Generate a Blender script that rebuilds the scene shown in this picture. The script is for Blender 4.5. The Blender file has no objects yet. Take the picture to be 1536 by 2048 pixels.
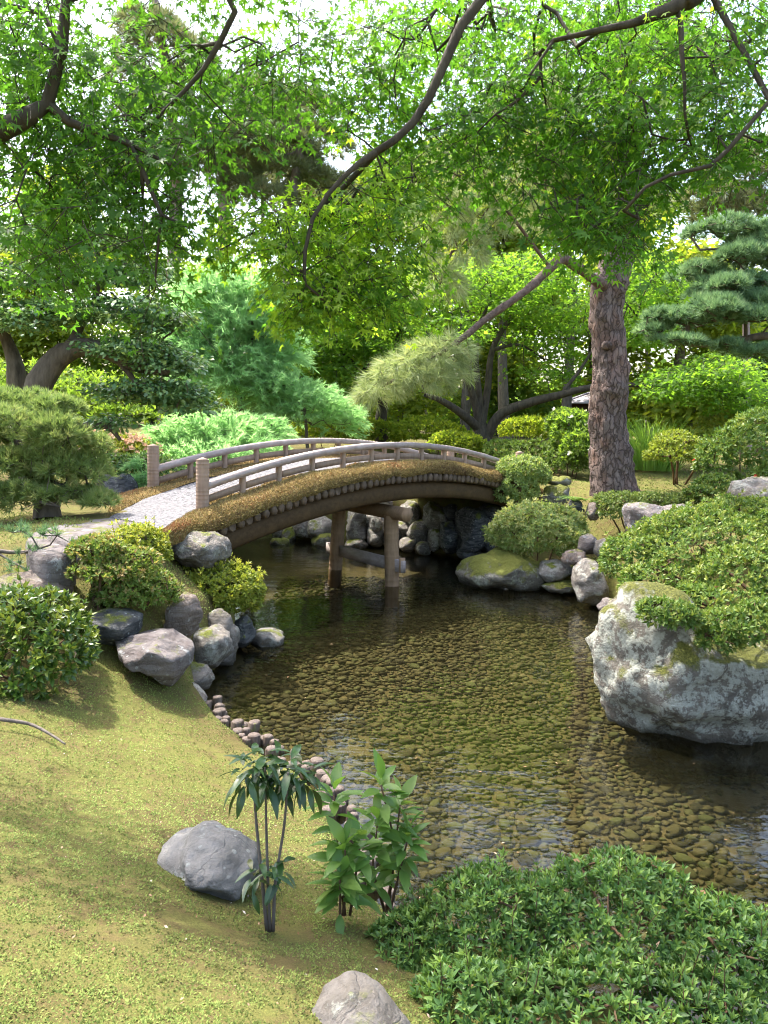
import bpy, bmesh, math, random
import numpy as np
from mathutils import Vector, Matrix

# ------------------------------------------------------------------ camera, sky, sun, exposure
sc = bpy.context.scene
COL = sc.collection
H, PITCH, ROLL, FPX = 2.5, math.radians(6.8), math.radians(1.8), 1538.0
cam_d = bpy.data.cameras.new('camera')
cam = bpy.data.objects.new('camera', cam_d); COL.objects.link(cam)
cam_d.sensor_fit = 'VERTICAL'; cam_d.sensor_height = 24.0; cam_d.lens = 24.0 * FPX / 2048.0
cam_d.clip_start = 0.05; cam_d.clip_end = 2000
_R = Matrix.Rotation(math.pi / 2 - PITCH, 3, 'X') @ Matrix.Rotation(ROLL, 3, 'Z')
cam.matrix_world = Matrix.Translation((0, 0, H)) @ _R.to_4x4()
sc.camera = cam
RM = np.array(_R)
EYE = np.array([0, 0, H])

SUN_DIR = np.array([-0.42, 0.36, 1.0]); SUN_DIR /= np.linalg.norm(SUN_DIR)   # towards the sun
world = bpy.data.worlds.new('World'); sc.world = world; world.use_nodes = True
wn = world.node_tree.nodes; wl = world.node_tree.links
sky = wn.new('ShaderNodeTexSky'); sky.sky_type = 'NISHITA'; sky.sun_disc = False
sky.sun_elevation = math.asin(SUN_DIR[2]); sky.sun_rotation = math.atan2(SUN_DIR[0], SUN_DIR[1])
sky.air_density = 1.25; sky.dust_density = 5.0; sky.ozone_density = 1.0
wl.new(sky.outputs[0], wn['Background'].inputs[0]); wn['Background'].inputs[1].default_value = 0.15
sun_d = bpy.data.lights.new('sun', 'SUN'); sun_d.energy = 2.4; sun_d.angle = math.radians(0.53); sun_d.color = (1.0, 0.965, 0.91)
sun = bpy.data.objects.new('sun', sun_d); COL.objects.link(sun)
sun.rotation_euler = Vector(SUN_DIR).to_track_quat('Z', 'Y').to_euler()
sun.location = (-10, 5, 20)
vs = sc.view_settings
vs.view_transform = 'Standard'; vs.look = 'None'; vs.gamma = 1.0; vs.use_curve_mapping = False
vs.exposure = 2.28
sc.cycles.max_bounces = 6; sc.cycles.diffuse_bounces = 3; sc.cycles.glossy_bounces = 3
sc.cycles.transmission_bounces = 4; sc.cycles.transparent_max_bounces = 6; sc.cycles.use_adaptive_sampling = True; sc.cycles.adaptive_threshold = 0.02
sc.cycles.caustics_reflective = False; sc.cycles.caustics_refractive = False
sc.cycles.use_denoising = True; sc.cycles.filter_width = 1.1
sc.cycles.sample_clamp_indirect = 6.0

rng = np.random.default_rng(11)
random.seed(5)

# ------------------------------------------------------------------ placement helpers
def ray(px, py):
    return RM @ np.array([(px - 768) / FPX, -(py - 1024) / FPX, -1.0])
def at(px, py, Y):                      # the point of that sight line that lies Y metres ahead
    d = ray(px, py); return EYE + d * (Y / d[1])
def G(px, py, z=0.0):                   # the point of that sight line at height z
    d = ray(px, py); return EYE + d * ((z - H) / d[2])
def project(p):
    l = (np.asarray(p) - EYE) @ RM
    return 768 + FPX * l[..., 0] / -l[..., 2], 1024 - FPX * l[..., 1] / -l[..., 2]
def unit(v):
    v = np.asarray(v, float); return v / (np.linalg.norm(v, axis=-1, keepdims=True) + 1e-12)

# ------------------------------------------------------------------ noise
def _hash(ix, iy, iz):
    h = (ix * 374761393 + iy * 668265263 + iz * 1274126177) & 0xFFFFFFFF
    h = ((h ^ (h >> 13)) * 1274126177) & 0xFFFFFFFF
    return ((h ^ (h >> 16)) & 0xFFFF) / 32767.5 - 1.0
def vnoise(p):
    p = np.asarray(p, float); i = np.floor(p).astype(np.int64); f = p - i; f = f * f * (3 - 2 * f)
    r = 0
    for a in (0, 1):
        for b in (0, 1):
            for c in (0, 1):
                w = (f[:, 0] if a else 1 - f[:, 0]) * (f[:, 1] if b else 1 - f[:, 1]) * (f[:, 2] if c else 1 - f[:, 2])
                r = r + w * _hash(i[:, 0] + a, i[:, 1] + b, i[:, 2] + c)
    return r
def fbm(p, o=4, g=0.5):
    r = 0; a = 1.0; p = np.asarray(p, float)
    for k in range(o):
        r = r + a * vnoise(p + 17.3 * k); p = p * 2.03; a *= g
    return r

# ------------------------------------------------------------------ mesh / object helpers
def mesh_np(name, V, faces_sizes, loops, v=None, smooth=False, mats=()):
    me = bpy.data.meshes.new(name)
    V = np.ascontiguousarray(V, np.float32)
    me.vertices.add(len(V)); me.vertices.foreach_set('co', V.ravel())
    loops = np.ascontiguousarray(loops, np.int32); sizes = np.ascontiguousarray(faces_sizes, np.int32)
    me.loops.add(len(loops)); me.loops.foreach_set('vertex_index', loops)
    st = np.zeros(len(sizes), np.int32); st[1:] = np.cumsum(sizes)[:-1]
    me.polygons.add(len(sizes)); me.polygons.foreach_set('loop_start', st); me.polygons.foreach_set('loop_total', sizes)
    if smooth: me.polygons.foreach_set('use_smooth', np.ones(len(sizes), bool))
    for m in mats: me.materials.append(m)
    me.update(calc_edges=True)
    if v is not None:
        at_ = me.attributes.new('v', 'FLOAT', 'POINT'); at_.data.foreach_set('value', np.ascontiguousarray(v, np.float32))
    return me
def link(name, me, parent=None, origin=(0, 0, 0)):
    o = bpy.data.objects.new(name, me); COL.objects.link(o)
    o.location = Vector(origin)
    if parent is not None:
        o.parent = parent; o.location = Vector(origin) - Vector(parent['_o'])
    o['_o'] = tuple(float(c) for c in origin)
    return o
def tag(o, label, cat=None, group=None, kind=None):
    if label: o['label'] = label
    if cat: o['category'] = cat
    if group: o['group'] = group
    if kind: o['kind'] = kind
    return o
def thing(name, label, cat, loc, group=None):
    o = bpy.data.objects.new(name, None); COL.objects.link(o)
    o.location = Vector(loc); o.empty_display_size = 0.1
    o['_o'] = tuple(float(c) for c in loc)
    return tag(o, label, cat, group)

class MB:                                # collects polygons in world space, builds ONE mesh object
    def __init__(s): s.V = []; s.S = []; s.L = []; s.A = []; s.n = 0
    def add(s, V, F, v=0.5):
        V = np.asarray(V, float)
        s.V.append(V); 
        for f in F: s.S.append(len(f)); s.L.extend(i + s.n for i in f)
        s.A.append(np.full(len(V), v) if np.isscalar(v) else np.asarray(v)); s.n += len(V)
        return s
    def addnp(s, V, F, v):               # F: (n,k) array
        F = np.asarray(F); s.V.append(V); s.S.extend([F.shape[1]] * len(F)); s.L.extend((F + s.n).ravel().tolist()); s.A.append(v); s.n += len(V)
    def box(s, c, ax, hs, v=0.5):        # centre, 3 axes, half sizes
        c = np.asarray(c, float); ax = [np.asarray(a, float) for a in ax]
        V = [c + ax[0] * hs[0] * i + ax[1] * hs[1] * j + ax[2] * hs[2] * k for k in (-1, 1) for j in (-1, 1) for i in (-1, 1)]
        return s.add(V, [(0, 2, 3, 1), (4, 5, 7, 6), (0, 1, 5, 4), (2, 6, 7, 3), (0, 4, 6, 2), (1, 3, 7, 5)], v)
    def tube(s, P, Rr, n=6, v=0.5, cap=True, bump=None):
        P = np.asarray(P, float); Rr = np.broadcast_to(np.asarray(Rr, float), (len(P),))
        T = np.gradient(P, axis=0); T = unit(T)
        u = np.cross(T[0], [0.31, 0.52, 0.8]); u = unit(u)
        rings = []
        ang = np.linspace(0, 2 * math.pi, n, endpoint=False)
        for i in range(len(P)):
            u = unit(u - T[i] * (u @ T[i])); w = np.cross(T[i], u)
            rings.append(P[i] + Rr[i] * (np.cos(ang)[:, None] * u + np.sin(ang)[:, None] * w))
        V = np.concatenate(rings)
        if bump is not None: V = bump(V, P, n)
        F = []
        m = len(P)
        for i in range(m - 1):
            for j in range(n):
                k = (j + 1) % n
                F.append((i * n + j, i * n + k, (i + 1) * n + k, (i + 1) * n + j))
        if cap:
            F.append(tuple(range(n))[::-1]); F.append(tuple((m - 1) * n + j for j in range(n)))
        return s.add(V, F, v)
    def build(s, name, mat, parent=None, origin=None, smooth=False):
        V = np.concatenate(s.V); A = np.concatenate(s.A)
        if origin is None: origin = V.mean(0)
        me = mesh_np(name, V - np.asarray(origin), s.S, s.L, A, smooth, (mat,))
        return link(name, me, parent, origin)

def smooth_path(P, n):
    P = np.asarray(P, float)
    if len(P) == 2: t = np.linspace(0, 1, n)[:, None]; return P[0] * (1 - t) + P[1] * t
    Q = np.concatenate([[2 * P[0] - P[1]], P, [2 * P[-1] - P[-2]]])
    out = []
    seg = len(P) - 1
    for t in np.linspace(0, seg - 1e-6, n):
        i = int(t); f = t - i
        p0, p1, p2, p3 = Q[i], Q[i + 1], Q[i + 2], Q[i + 3]
        out.append(0.5 * (2 * p1 + (p2 - p0) * f + (2 * p0 - 5 * p1 + 4 * p2 - p3) * f * f + (3 * p1 - p0 - 3 * p2 + p3) * f ** 3))
    return np.array(out)

# ------------------------------------------------------------------ node helper
class NT:
    def __init__(s, name):
        s.m = bpy.data.materials.new(name); s.m.use_nodes = True; s.t = s.m.node_tree
        for n in list(s.t.nodes): s.t.nodes.remove(n)
        s.out = s.t.nodes.new('ShaderNodeOutputMaterial')
        s.tc = None
    def n(s, typ, **kw):
        x = s.t.nodes.new(typ)
        for k, v in kw.items(): setattr(x, k, v)
        return x
    def l(s, a, b): s.t.links.new(a, b)
    def put(s, sock, val):
        if isinstance(val, bpy.types.NodeSocket): s.l(val, sock)
        elif isinstance(val, (tuple, list)) and len(val) == 3 and sock.type == 'RGBA': sock.default_value = (*val, 1)
        else: sock.default_value = val
    def obj(s):
        if s.tc is None: s.tc = s.n('ShaderNodeTexCoord')
        return s.tc.outputs['Object']
    def map(s, vec, scale=(1, 1, 1), rot=(0, 0, 0)):
        m = s.n('ShaderNodeMapping'); s.l(vec, m.inputs[0]); m.inputs['Scale'].default_value = scale; m.inputs['Rotation'].default_value = rot
        return m.outputs[0]
    def noise(s, scale, detail=4, rough=0.55, vec=None, dist=0.0):
        x = s.n('ShaderNodeTexNoise'); s.l(vec if vec is not None else s.obj(), x.inputs['Vector'])
        x.inputs['Scale'].default_value = scale; x.inputs['Detail'].default_value = detail; x.inputs['Roughness'].default_value = rough; x.inputs['Distortion'].default_value = dist
        return x.outputs['Fac']
    def voro(s, scale, feature='F1', vec=None, out='Distance', rand=1.0):
        x = s.n('ShaderNodeTexVoronoi', feature=feature); s.l(vec if vec is not None else s.obj(), x.inputs['Vector'])
        x.inputs['Scale'].default_value = scale; x.inputs['Randomness'].default_value = rand
        return x.outputs[out]
    def ramp(s, fac, stops):
        r = s.n('ShaderNodeValToRGB'); s.put(r.inputs[0], fac)
        e = r.color_ramp.elements
        while len(e) < len(stops): e.new(0.5)
        for q, (p, c) in zip(e, stops):
            q.position = p; q.color = (*c, 1) if isinstance(c, (tuple, list)) else (c, c, c, 1)
        return r.outputs[0]
    def mix(s, fac, a, b, typ='MIX'):
        x = s.n('ShaderNodeMix', data_type='RGBA', blend_type=typ)
        s.put(x.inputs[0], fac); s.put(x.inputs[6], a); s.put(x.inputs[7], b)
        return x.outputs[2]
    def math(s, op, a, b=0.0, c=None):
        x = s.n('ShaderNodeMath', operation=op); s.put(x.inputs[0], a); s.put(x.inputs[1], b)
        if c is not None: s.put(x.inputs[2], c)
        return x.outputs[0]
    def warp(s, vec, scale, amt, detail=5):
        x = s.n('ShaderNodeTexNoise'); s.l(vec, x.inputs['Vector']); x.inputs['Scale'].default_value = scale; x.inputs['Detail'].default_value = detail
        a = s.n('ShaderNodeVectorMath', operation='SUBTRACT'); s.l(x.outputs['Color'], a.inputs[0]); a.inputs[1].default_value = (.5, .5, .5)
        b = s.n('ShaderNodeVectorMath', operation='SCALE'); s.l(a.outputs[0], b.inputs[0]); b.inputs['Scale'].default_value = amt
        c = s.n('ShaderNodeVectorMath', operation='ADD'); s.l(vec, c.inputs[0]); s.l(b.outputs[0], c.inputs[1]); return c.outputs[0]
    def attr(s, name='v'):
        x = s.n('ShaderNodeAttribute'); x.attribute_name = name; return x.outputs['Fac']
    def bump(s, h, strength=0.5, dist=0.02, normal=None):
        b = s.n('ShaderNodeBump'); s.l(h, b.inputs['Height']); b.inputs['Strength'].default_value = strength; b.inputs['Distance'].default_value = dist
        if normal is not None: s.l(normal, b.inputs['Normal'])
        return b.outputs[0]
    def bsdf(s, col, rough=0.7, spec=0.3, normal=None):
        p = s.n('ShaderNodeBsdfPrincipled'); s.put(p.inputs['Base Color'], col); s.put(p.inputs['Roughness'], rough)
        p.inputs['Specular IOR Level'].default_value = spec
        if normal is not None: s.l(normal, p.inputs['Normal'])
        return p.outputs[0]
    def end(s, sh): s.l(sh, s.out.inputs[0]); return s.m

def leaf_mat(name, c1, c2, trans=0.4, rough=0.45, spec=0.3, tcol=None, c3=None):
    k = NT(name); v = k.attr()
    col = k.ramp(v, [(0.0, c1), (0.55, c2), (1.0, c3 or c2)])
    d = k.bsdf(col, rough, spec)
    t = k.n('ShaderNodeBsdfTranslucent')
    k.l(k.mix(1.0, col, tcol or (1.0, 1.0, 0.55), 'MULTIPLY'), t.inputs[0])
    mx = k.n('ShaderNodeMixShader'); mx.inputs[0].default_value = trans
    k.l(d, mx.inputs[1]); k.l(t.outputs[0], mx.inputs[2])
    return k.end(mx.outputs[0])

def bark_mat(name, c1, c2, scale=14, bump=0.6, stretch=0.25, rough=0.85):
    k = NT(name); vec = k.map(k.obj(), (1, 1, stretch))
    n = k.noise(scale, 6, 0.65, vec); col = k.ramp(n, [(0.3, c1), (0.7, c2)])
    return k.end(k.bsdf(col, rough, 0.2, k.bump(n, bump, 0.03)))

def rock_mat(name, c1, c2, lich=0.5, lcol=(0.62, 0.66, 0.6), moss=0.4, mcol=(0.16, 0.18, 0.03), vein=0.5, wet=False, lscale=9.0, rot=(0.5, 0.3, 0.2)):
    k = NT(name)
    info = k.n('ShaderNodeObjectInfo')
    add = k.n('ShaderNodeVectorMath', operation='ADD'); k.l(k.obj(), add.inputs[0])
    sc_ = k.n('ShaderNodeVectorMath', operation='SCALE'); k.l(info.outputs['Random'], sc_.inputs['Scale']); sc_.inputs[0].default_value = (37, 19, 53)
    k.l(sc_.outputs[0], add.inputs[1]); vec = add.outputs[0]
    n1 = k.noise(2.6, 8, 0.62, vec); base = k.ramp(n1, [(0.3, c1), (0.68, c2)])
    sv = k.map(vec, (1, 1, 5.5), rot); n2 = k.noise(5, 6, 0.6, sv, 0.6)
    base = k.mix(k.math('MULTIPLY', k.ramp(n2, [(0.42, 0.0), (0.6, 1.0)]), vein), base, k.mix(0.5, c2, (0.5, 0.48, 0.47)))
    grit = k.noise(60, 5, 0.7, vec); base = k.mix(0.35, base, k.ramp(grit, [(0.3, tuple(x * 0.5 for x in c1)), (0.75, c2)]), 'OVERLAY')
    # lichen blotches
    ln = k.noise(lscale * 0.55, 12, 0.78, vec, 0.15); ln2 = k.noise(38, 6, 0.75, vec)
    lo = 0.63 - 0.15 * lich
    lmask = k.ramp(ln, [(lo - 0.012, 0.0), (lo + 0.02, 0.9)])
    vo = k.voro(lscale * 1.7, 'F1', vec); spot = k.math('MULTIPLY', k.ramp(vo, [(0.16, 1.0), (0.2, 0.0)]), k.ramp(k.noise(3.0, 2, 0.5, vec), [(0.5, 0.0), (0.56, 0.85)]))
    lmask = k.math('MAXIMUM', lmask, spot)
    lc = k.ramp(ln2, [(0.3, tuple(x * 0.55 for x in lcol)), (0.7, tuple(x * .92 for x in lcol))])
    base = k.mix(lmask, base, lc)
    # dark lichen / stain
    dn = k.noise(7.5, 6, 0.7, vec); base = k.mix(k.math('MULTIPLY', k.ramp(dn, [(0.55, 0.0), (0.72, 1.0)]), 0.65), base, tuple(x * 0.3 for x in c1))
    # moss grows where the stone faces up
    geo = k.n('ShaderNodeNewGeometry'); sep = k.n('ShaderNodeSeparateXYZ'); k.l(geo.outputs['Normal'], sep.inputs[0])
    mn = k.noise(4.2, 6, 0.65, vec)
    mm = k.math('ADD', k.math('MULTIPLY', sep.outputs[2], 0.35), mn)
    lo = 1.0 - 0.42 * moss
    mmask = k.ramp(mm, [(lo - 0.05, 0.0), (lo + 0.06, 1.0)])
    fine = k.noise(90, 3, 0.6, vec)
    base = k.mix(mmask, base, k.ramp(fine, [(0.35, tuple(x * 0.5 for x in mcol)), (0.7, tuple(min(1, x * 1.5) for x in mcol))]))
    wsep = k.n('ShaderNodeSeparateXYZ'); k.l(geo.outputs['Position'], wsep.inputs[0])
    wetm = k.ramp(k.math('ADD', k.math('MULTIPLY', wsep.outputs[2], 2.5), k.math('MULTIPLY', n1, .25)), [(0.2, 0.75), (0.36, 0.0)])
    base = k.mix(wetm, base, k.mix(0.85, base, (0.03, 0.027, 0.018)))
    ck = k.ramp(k.voro(3.4, 'DISTANCE_TO_EDGE', k.warp(vec, 3, .35)), [(0.0, 0.0), (0.012, 1.0)])
    base = k.mix(k.math('MULTIPLY', k.math('SUBTRACT', 1.0, ck), .22), base, (0.03, 0.028, 0.025))
    hgt = k.math('ADD', k.math('MULTIPLY', ck, 0.12), k.math('MULTIPLY', k.noise(13, 10, 0.72, vec), 1.2), k.math('MULTIPLY', n2, 0.7))
    hgt = k.math('ADD', hgt, k.math('MULTIPLY', lmask, 0.06)); hgt = k.math('ADD', hgt, k.math('MULTIPLY', k.math('MULTIPLY', fine, mmask), 0.3))
    nb = k.bump(hgt, 0.9, 0.07)
    return k.end(k.bsdf(base, 0.5 if wet else 0.85, 0.4 if wet else 0.25, nb))

def wood_mat(name, c1, c2, along=2, rough=0.75, ring=0.0):
    k = NT(name); s_ = [22, 22, 22]; s_[along] = 1.6
    n = k.noise(1.0, 6, 0.6, k.map(k.obj(), tuple(s_)), 0.4); info = k.n('ShaderNodeObjectInfo')
    col = k.ramp(n, [(0.28, c1), (0.7, c2)])
    col = k.mix(0.35, col, k.ramp(k.noise(5, 5, 0.6), [(0.3, tuple(x * 0.6 for x in c1)), (0.7, tuple(min(1, x * 1.2) for x in c2))]))
    col = k.mix(k.math('MULTIPLY', info.outputs['Random'], 0.3), col, tuple(x * 0.6 for x in c1))
    return k.end(k.bsdf(col, rough, 0.25, k.bump(n, 0.35, 0.01)))

# ------------------------------------------------------------------ leaf templates (lie in XY, point to +Y, normal +Z)
def tmpl(V, F): return np.array(V, float), np.array(F)
def maple_template(lobes=7):
    if lobes == 7: spec = [(-128, .42), (-84, .72), (-42, .92), (0, 1.0), (42, .92), (84, .72), (128, .42)]
    else: spec = [(-106, .6), (-52, .92), (0, 1.0), (52, .92), (106, .6)]
    V = [(0, 0, 0)]; out = []
    for i, (a, r) in enumerate(spec):
        a_ = math.radians(a); out.append((math.sin(a_) * r, math.cos(a_) * r, -0.16 * r * r))
        if i < len(spec) - 1:
            b = math.radians((a + spec[i + 1][0]) / 2); out.append((math.sin(b) * .36, math.cos(b) * .36, 0.03))
    V += out
    F = [(0, i + 1, i) for i in range(1, len(out))]
    V = np.array(V); V[:, 1] += 0.12
    return V, np.array(F)
MAPLE = maple_template(7); MAPLE5 = maple_template(5)
TRI3 = tmpl([(0, 0, 0), (-.62, .55, -.05), (0, 1, -.1), (.62, .55, -.05), (-.2, .55, .04), (.2, .55, .04)], [(0, 4, 1), (0, 5, 4), (4, 5, 2), (0, 3, 5)])
OVAL = tmpl([(0, 0, 0), (-.2, .35, .07), (0, .4, 0), (.2, .35, .07), (-.15, .75, .02), (0, .8, -.05), (.15, .75, .02), (0, 1.05, -.12)],
            [(0, 2, 1), (0, 3, 2), (1, 2, 5), (1, 5, 4), (2, 3, 6), (2, 6, 5), (4, 5, 7), (5, 6, 7)])
OVAL4 = tmpl([(0, 0, 0), (-.21, .5, .07), (.21, .5, .07), (0, .5, 0), (0, 1, -.08)], [(0, 3, 1), (0, 2, 3), (1, 3, 4), (3, 2, 4)])
DIAM = tmpl([(0, 0, 0), (-.3, .5, .05), (.3, .5, .05), (0, 1, -.05)], [(0, 2, 1), (1, 2, 3)])
NEEDLE = tmpl([(-.5, 0, 0), (.5, 0, 0), (0, 1, 0)], [(0, 1, 2)])

def frames(heading, normal):
    y = unit(heading); z = unit(normal - y * np.sum(normal * y, 1, keepdims=True)); x = np.cross(y, z)
    return np.stack([x, y, z], 1)              # rows: local axes in world
def scatter(mb, T, pos, heading, normal, size, v, wid=1.0):
    V, F = T; N = len(pos)
    A = frames(heading, normal)
    S = np.stack([size * wid, size, size], 1)
    W = np.einsum('nvk,nkc->nvc', V[None] * S[:, None, :], A) + pos[:, None, :]
    FF = (F[None] + (np.arange(N) * len(V))[:, None, None]).reshape(-1, F.shape[1])
    mb.addnp(W.reshape(-1, 3), FF, np.repeat(v, len(V)))
def rvec(n): return unit(rng.normal(size=(n, 3)))
def inball(n):
    return rvec(n) * rng.random((n, 1)) ** (1 / 3)

# ------------------------------------------------------------------ branch growing
class Skeleton:
    def __init__(s): s.p = []; s.par = []; s.r0 = []
    def path(s, P, r0, r1, parent=-1, n=None):
        n = n or max(4, int(np.sum(np.linalg.norm(np.diff(P, axis=0), axis=1)) / 0.18))
        Q = smooth_path(P, n); ids = []
        for i, q in enumerate(Q):
            if i == 0 and parent >= 0: ids.append(parent); continue
            s.p.append(q); s.par.append(ids[-1] if ids else -1); s.r0.append(r0 + (r1 - r0) * i / (n - 1)); ids.append(len(s.p) - 1)
        return ids
    def near(s, q):
        return int(np.argmin(np.linalg.norm(np.array(s.p) - np.asarray(q), axis=1)))
    def grow(s, targets, step=0.25, sag=0.0, jit=0.06, rt=0.004, up=0.0):
        P = list(s.p); arr = np.array(P); targets = np.asarray(targets)
        d0 = np.array([np.min(np.linalg.norm(arr - t, axis=1)) for t in targets])
        ends = []
        cap = np.zeros((len(P) + 400000 // 50, 3)); n = len(P); cap[:n] = arr
        for ti in np.argsort(d0):
            t = targets[ti]; dv = cap[:n] - t
            dist = np.linalg.norm(dv, axis=1) + np.maximum(0, dv[:, 2] * 0.25 + 0) * (1 if up else 0)
            k = int(np.argmin(dist)); a = cap[k]; L = np.linalg.norm(t - a); m = max(1, int(L / step)); last = k
            if n + m >= len(cap): break
            off = rng.normal(size=3) * jit * L
            for j in range(1, m + 1):
                f = j / m; q = a + (t - a) * f + off * math.sin(math.pi * f); q[2] += sag * L * math.sin(math.pi * f)
                s.p.append(q); s.par.append(last); s.r0.append(rt); cap[n] = q; last = n; n += 1
            ends.append(last)
        return ends
    def mesh(s, rt=0.004, expo=0.45, sides=5, minr=0.0, v=0.5, big=9):
        n = len(s.p); kids = [[] for _ in range(n)]
        for i, p in enumerate(s.par):
            if p >= 0: kids[p].append(i)
        cnt = np.zeros(n)
        for i in range(n - 1, -1, -1):
            if not kids[i]: cnt[i] += 1
            if s.par[i] >= 0: cnt[s.par[i]] += cnt[i]
        R = np.maximum(rt * cnt ** expo, np.array(s.r0)); R = np.maximum(R, minr)
        mb = MB(); done = set()
        starts = [i for i in range(n) if s.par[i] < 0]
        stack = list(starts)
        while stack:
            i = stack.pop(); ch = [i] if s.par[i] < 0 else [s.par[i], i]
            cur = i
            while kids[cur]:
                ks = sorted(kids[cur], key=lambda q: -cnt[q])
                # keep straight on where the thickest goes
                for q in ks[1:]: stack.append(q)
                cur = ks[0]; ch.append(cur)
            if len(ch) < 2: continue
            rr = R[ch].copy()
            if s.par[i] >= 0: rr[0] = min(rr[0], rr[1] * 1.25)
            mb.tube([s.p[q] for q in ch], rr, big if rr.max() > 0.05 else sides, v, cap=False)
        return mb

def split_leaves(root, T, pos, heading, normal, size, v, mat, name='leaf', n=300, score=None):
    """the n leaves that show largest become objects of their own; returns the mask of the rest"""
    if score is None: score = size / np.linalg.norm(pos - EYE, axis=1)
    px, py = project(pos); score = np.where((px > 10) & (px < 1526) & (py > 10) & (py < 2038), score, 0)
    idx = np.argsort(-score)[:n]
    variants = []
    for k in range(5):
        V, F = T
        variants.append(mesh_np(name, V, [F.shape[1]] * len(F), F.ravel(), np.full(len(V), 0.1 + 0.2 * k), False, (mat,)))
    A = frames(heading[idx], normal[idx])
    o0 = np.array(root['_o'])
    for j, i in enumerate(idx):
        o = bpy.data.objects.new(name, variants[min(4, int(v[i] * 5))]); COL.objects.link(o)
        M = Matrix(A[j].T.tolist()).to_4x4(); M = Matrix.Translation(Vector(pos[i] - o0)) @ M @ Matrix.Diagonal((size[i], size[i], size[i], 1))
        o.parent = root; o.matrix_local = M
    keep = np.ones(len(pos), bool); keep[idx] = False
    return keep
# ================================================================== GROUND
def sd_poly(P, X, Y):
    P = np.asarray(P); d = np.full(X.shape, 1e9); ins = np.zeros(X.shape, bool)
    for i in range(len(P)):
        a = P[i]; b = P[(i + 1) % len(P)]; e = b - a
        wx = X - a[0]; wy = Y - a[1]; t = np.clip((wx * e[0] + wy * e[1]) / (e @ e), 0, 1)
        d = np.minimum(d, np.hypot(wx - e[0] * t, wy - e[1] * t))
        c = ((a[1] <= Y) & (b[1] > Y)) | ((b[1] <= Y) & (a[1] > Y))
        xi = a[0] + (Y - a[1]) / (b[1] - a[1] + 1e-12) * e[0]
        ins ^= c & (X < xi)
    return np.where(ins, -d, d)
LOG_LINE = np.array([G(x, y, 0.0)[:2] for x, y in [(800, 1850), (762, 1770), (735, 1690), (690, 1608), (632, 1540), (560, 1502), (480, 1448), (425, 1402)]])
pond = [tuple(p) for p in LOG_LINE] + [(-1.62, 7.0), (-1.55, 7.6), (-1.5, 8.1), (-1.6, 8.7), (-1.85, 9.6), (-2.7, 10.8), (-3.4, 12.0), (-3.4, 14.2),
        (-2.4, 15.7), (-0.7, 15.6), (0.3, 15.4), (1.0, 14.6), (1.7, 13.9), (2.2, 13.2), (1.6, 12.4), (1.85, 11.7), (2.8, 11.4), (3.1, 10.6),
        (3.3, 9.6), (3.2, 8.4), (3.0, 7.2), (3.4, 6.4), (5.0, 6.2), (9.0, 6.0), (9.0, 2.3), (4.0, 2.1), (2.0, 2.35), (1.0, 2.8), (0.45, 3.2)]
POND = np.array(pond)
ctl = [(0, 2040, .95), (400, 2040, .85), (650, 2000, .72), (650, 1850, .52), (420, 1780, .6), (100, 1700, .72), (540, 1860, .56), (700, 1700, .15), (620, 1560, .10), (500, 1470, .10),
       (400, 1400, .12), (250, 1500, .38), (0, 1500, .58), (230, 1380, .42), (340, 1340, .35), (100, 1400, .52), (280, 1270, .6), (0, 1180, .93), (180, 1200, .88), (130, 1100, 1.2), (95, 1112, 1.2), (50, 1112, 1.18), (200, 1090, 1.22), (275, 1078, 1.24), (290, 1056, 1.25),
       (60, 1050, 1.22), (400, 1180, .62), (1225, 988, 1.3), (1330, 985, 1.25), (1160, 998, 1.2), (1500, 1035, 1.15), (1300, 1075, .95), (1130, 1120, .22), (1230, 1108, .42), (1190, 1060, .75), (1090, 1090, .3)]
CP = [G(x, y, z) for x, y, z in ctl]
CP += [np.array(p, float) for p in [(-2.3, 9.1, 1.23), (-3.2, 10.2, 1.2), (-2.8, 8.3, 1.26), (-3.6, 11.5, 1.15), (2.6, 14.7, 1.32), (1.6, 15.8, 1.35), (3.8, 16.5, 1.35), (6.5, 18.5, 1.5), (-2.6, 16.6, 1.1), (0.2, 16.6, 1.1), (-6, 14, 1.3), (-8, 9, 1.4), (-6, 5, 1.0), (-4, 2, 1.0),
       (-2, 20, 1.5), (2.7, 20, 1.62), (8, 20, 1.6), (-10, 20, 1.6), (14, 20, 1.7), (10, 12, 1.4), (8, 8.5, 1.1), (4.4, 8, .7), (3.9, 6.9, .35), (0, 30, 1.9), (-20, 30, 1.9), (20, 30, 1.9), (0, 45, 2.0), (-30, 45, 2.0), (30, 45, 2.0), (2, 1.5, .5), (4, 1.2, .5), (0, 0, .95), (-4, -2, 1.0), (5, -2, .8)]]
CP = np.array(CP)
def _U(r): return np.where(r > 1e-9, r * r * np.log(r + 1e-12), 0)
_K = _U(np.linalg.norm(CP[:, None, :2] - CP[None, :, :2], axis=2)) + np.eye(len(CP)) * 0.4
_P = np.c_[np.ones(len(CP)), CP[:, :2]]
_A = np.block([[_K, _P], [_P.T, np.zeros((3, 3))]])
_W = np.linalg.solve(_A, np.r_[CP[:, 2], np.zeros(3)])
def land_z(x, y):
    x = np.asarray(x, float); y = np.asarray(y, float); sh = x.shape; x = x.ravel(); y = y.ravel()
    cx = np.clip(x, -32, 32); cy = np.clip(y, -3, 46); z = _W[-3] + _W[-2] * cx + _W[-1] * cy
    for k in range(len(CP)): z = z + _W[k] * _U(np.hypot(cx - CP[k, 0], cy - CP[k, 1]))
    return np.clip(z, 0.07, 2.1).reshape(sh)
def sstep(a, b, t): t = np.clip((t - a) / (b - a), 0, 1); return t * t * (3 - 2 * t)
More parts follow.
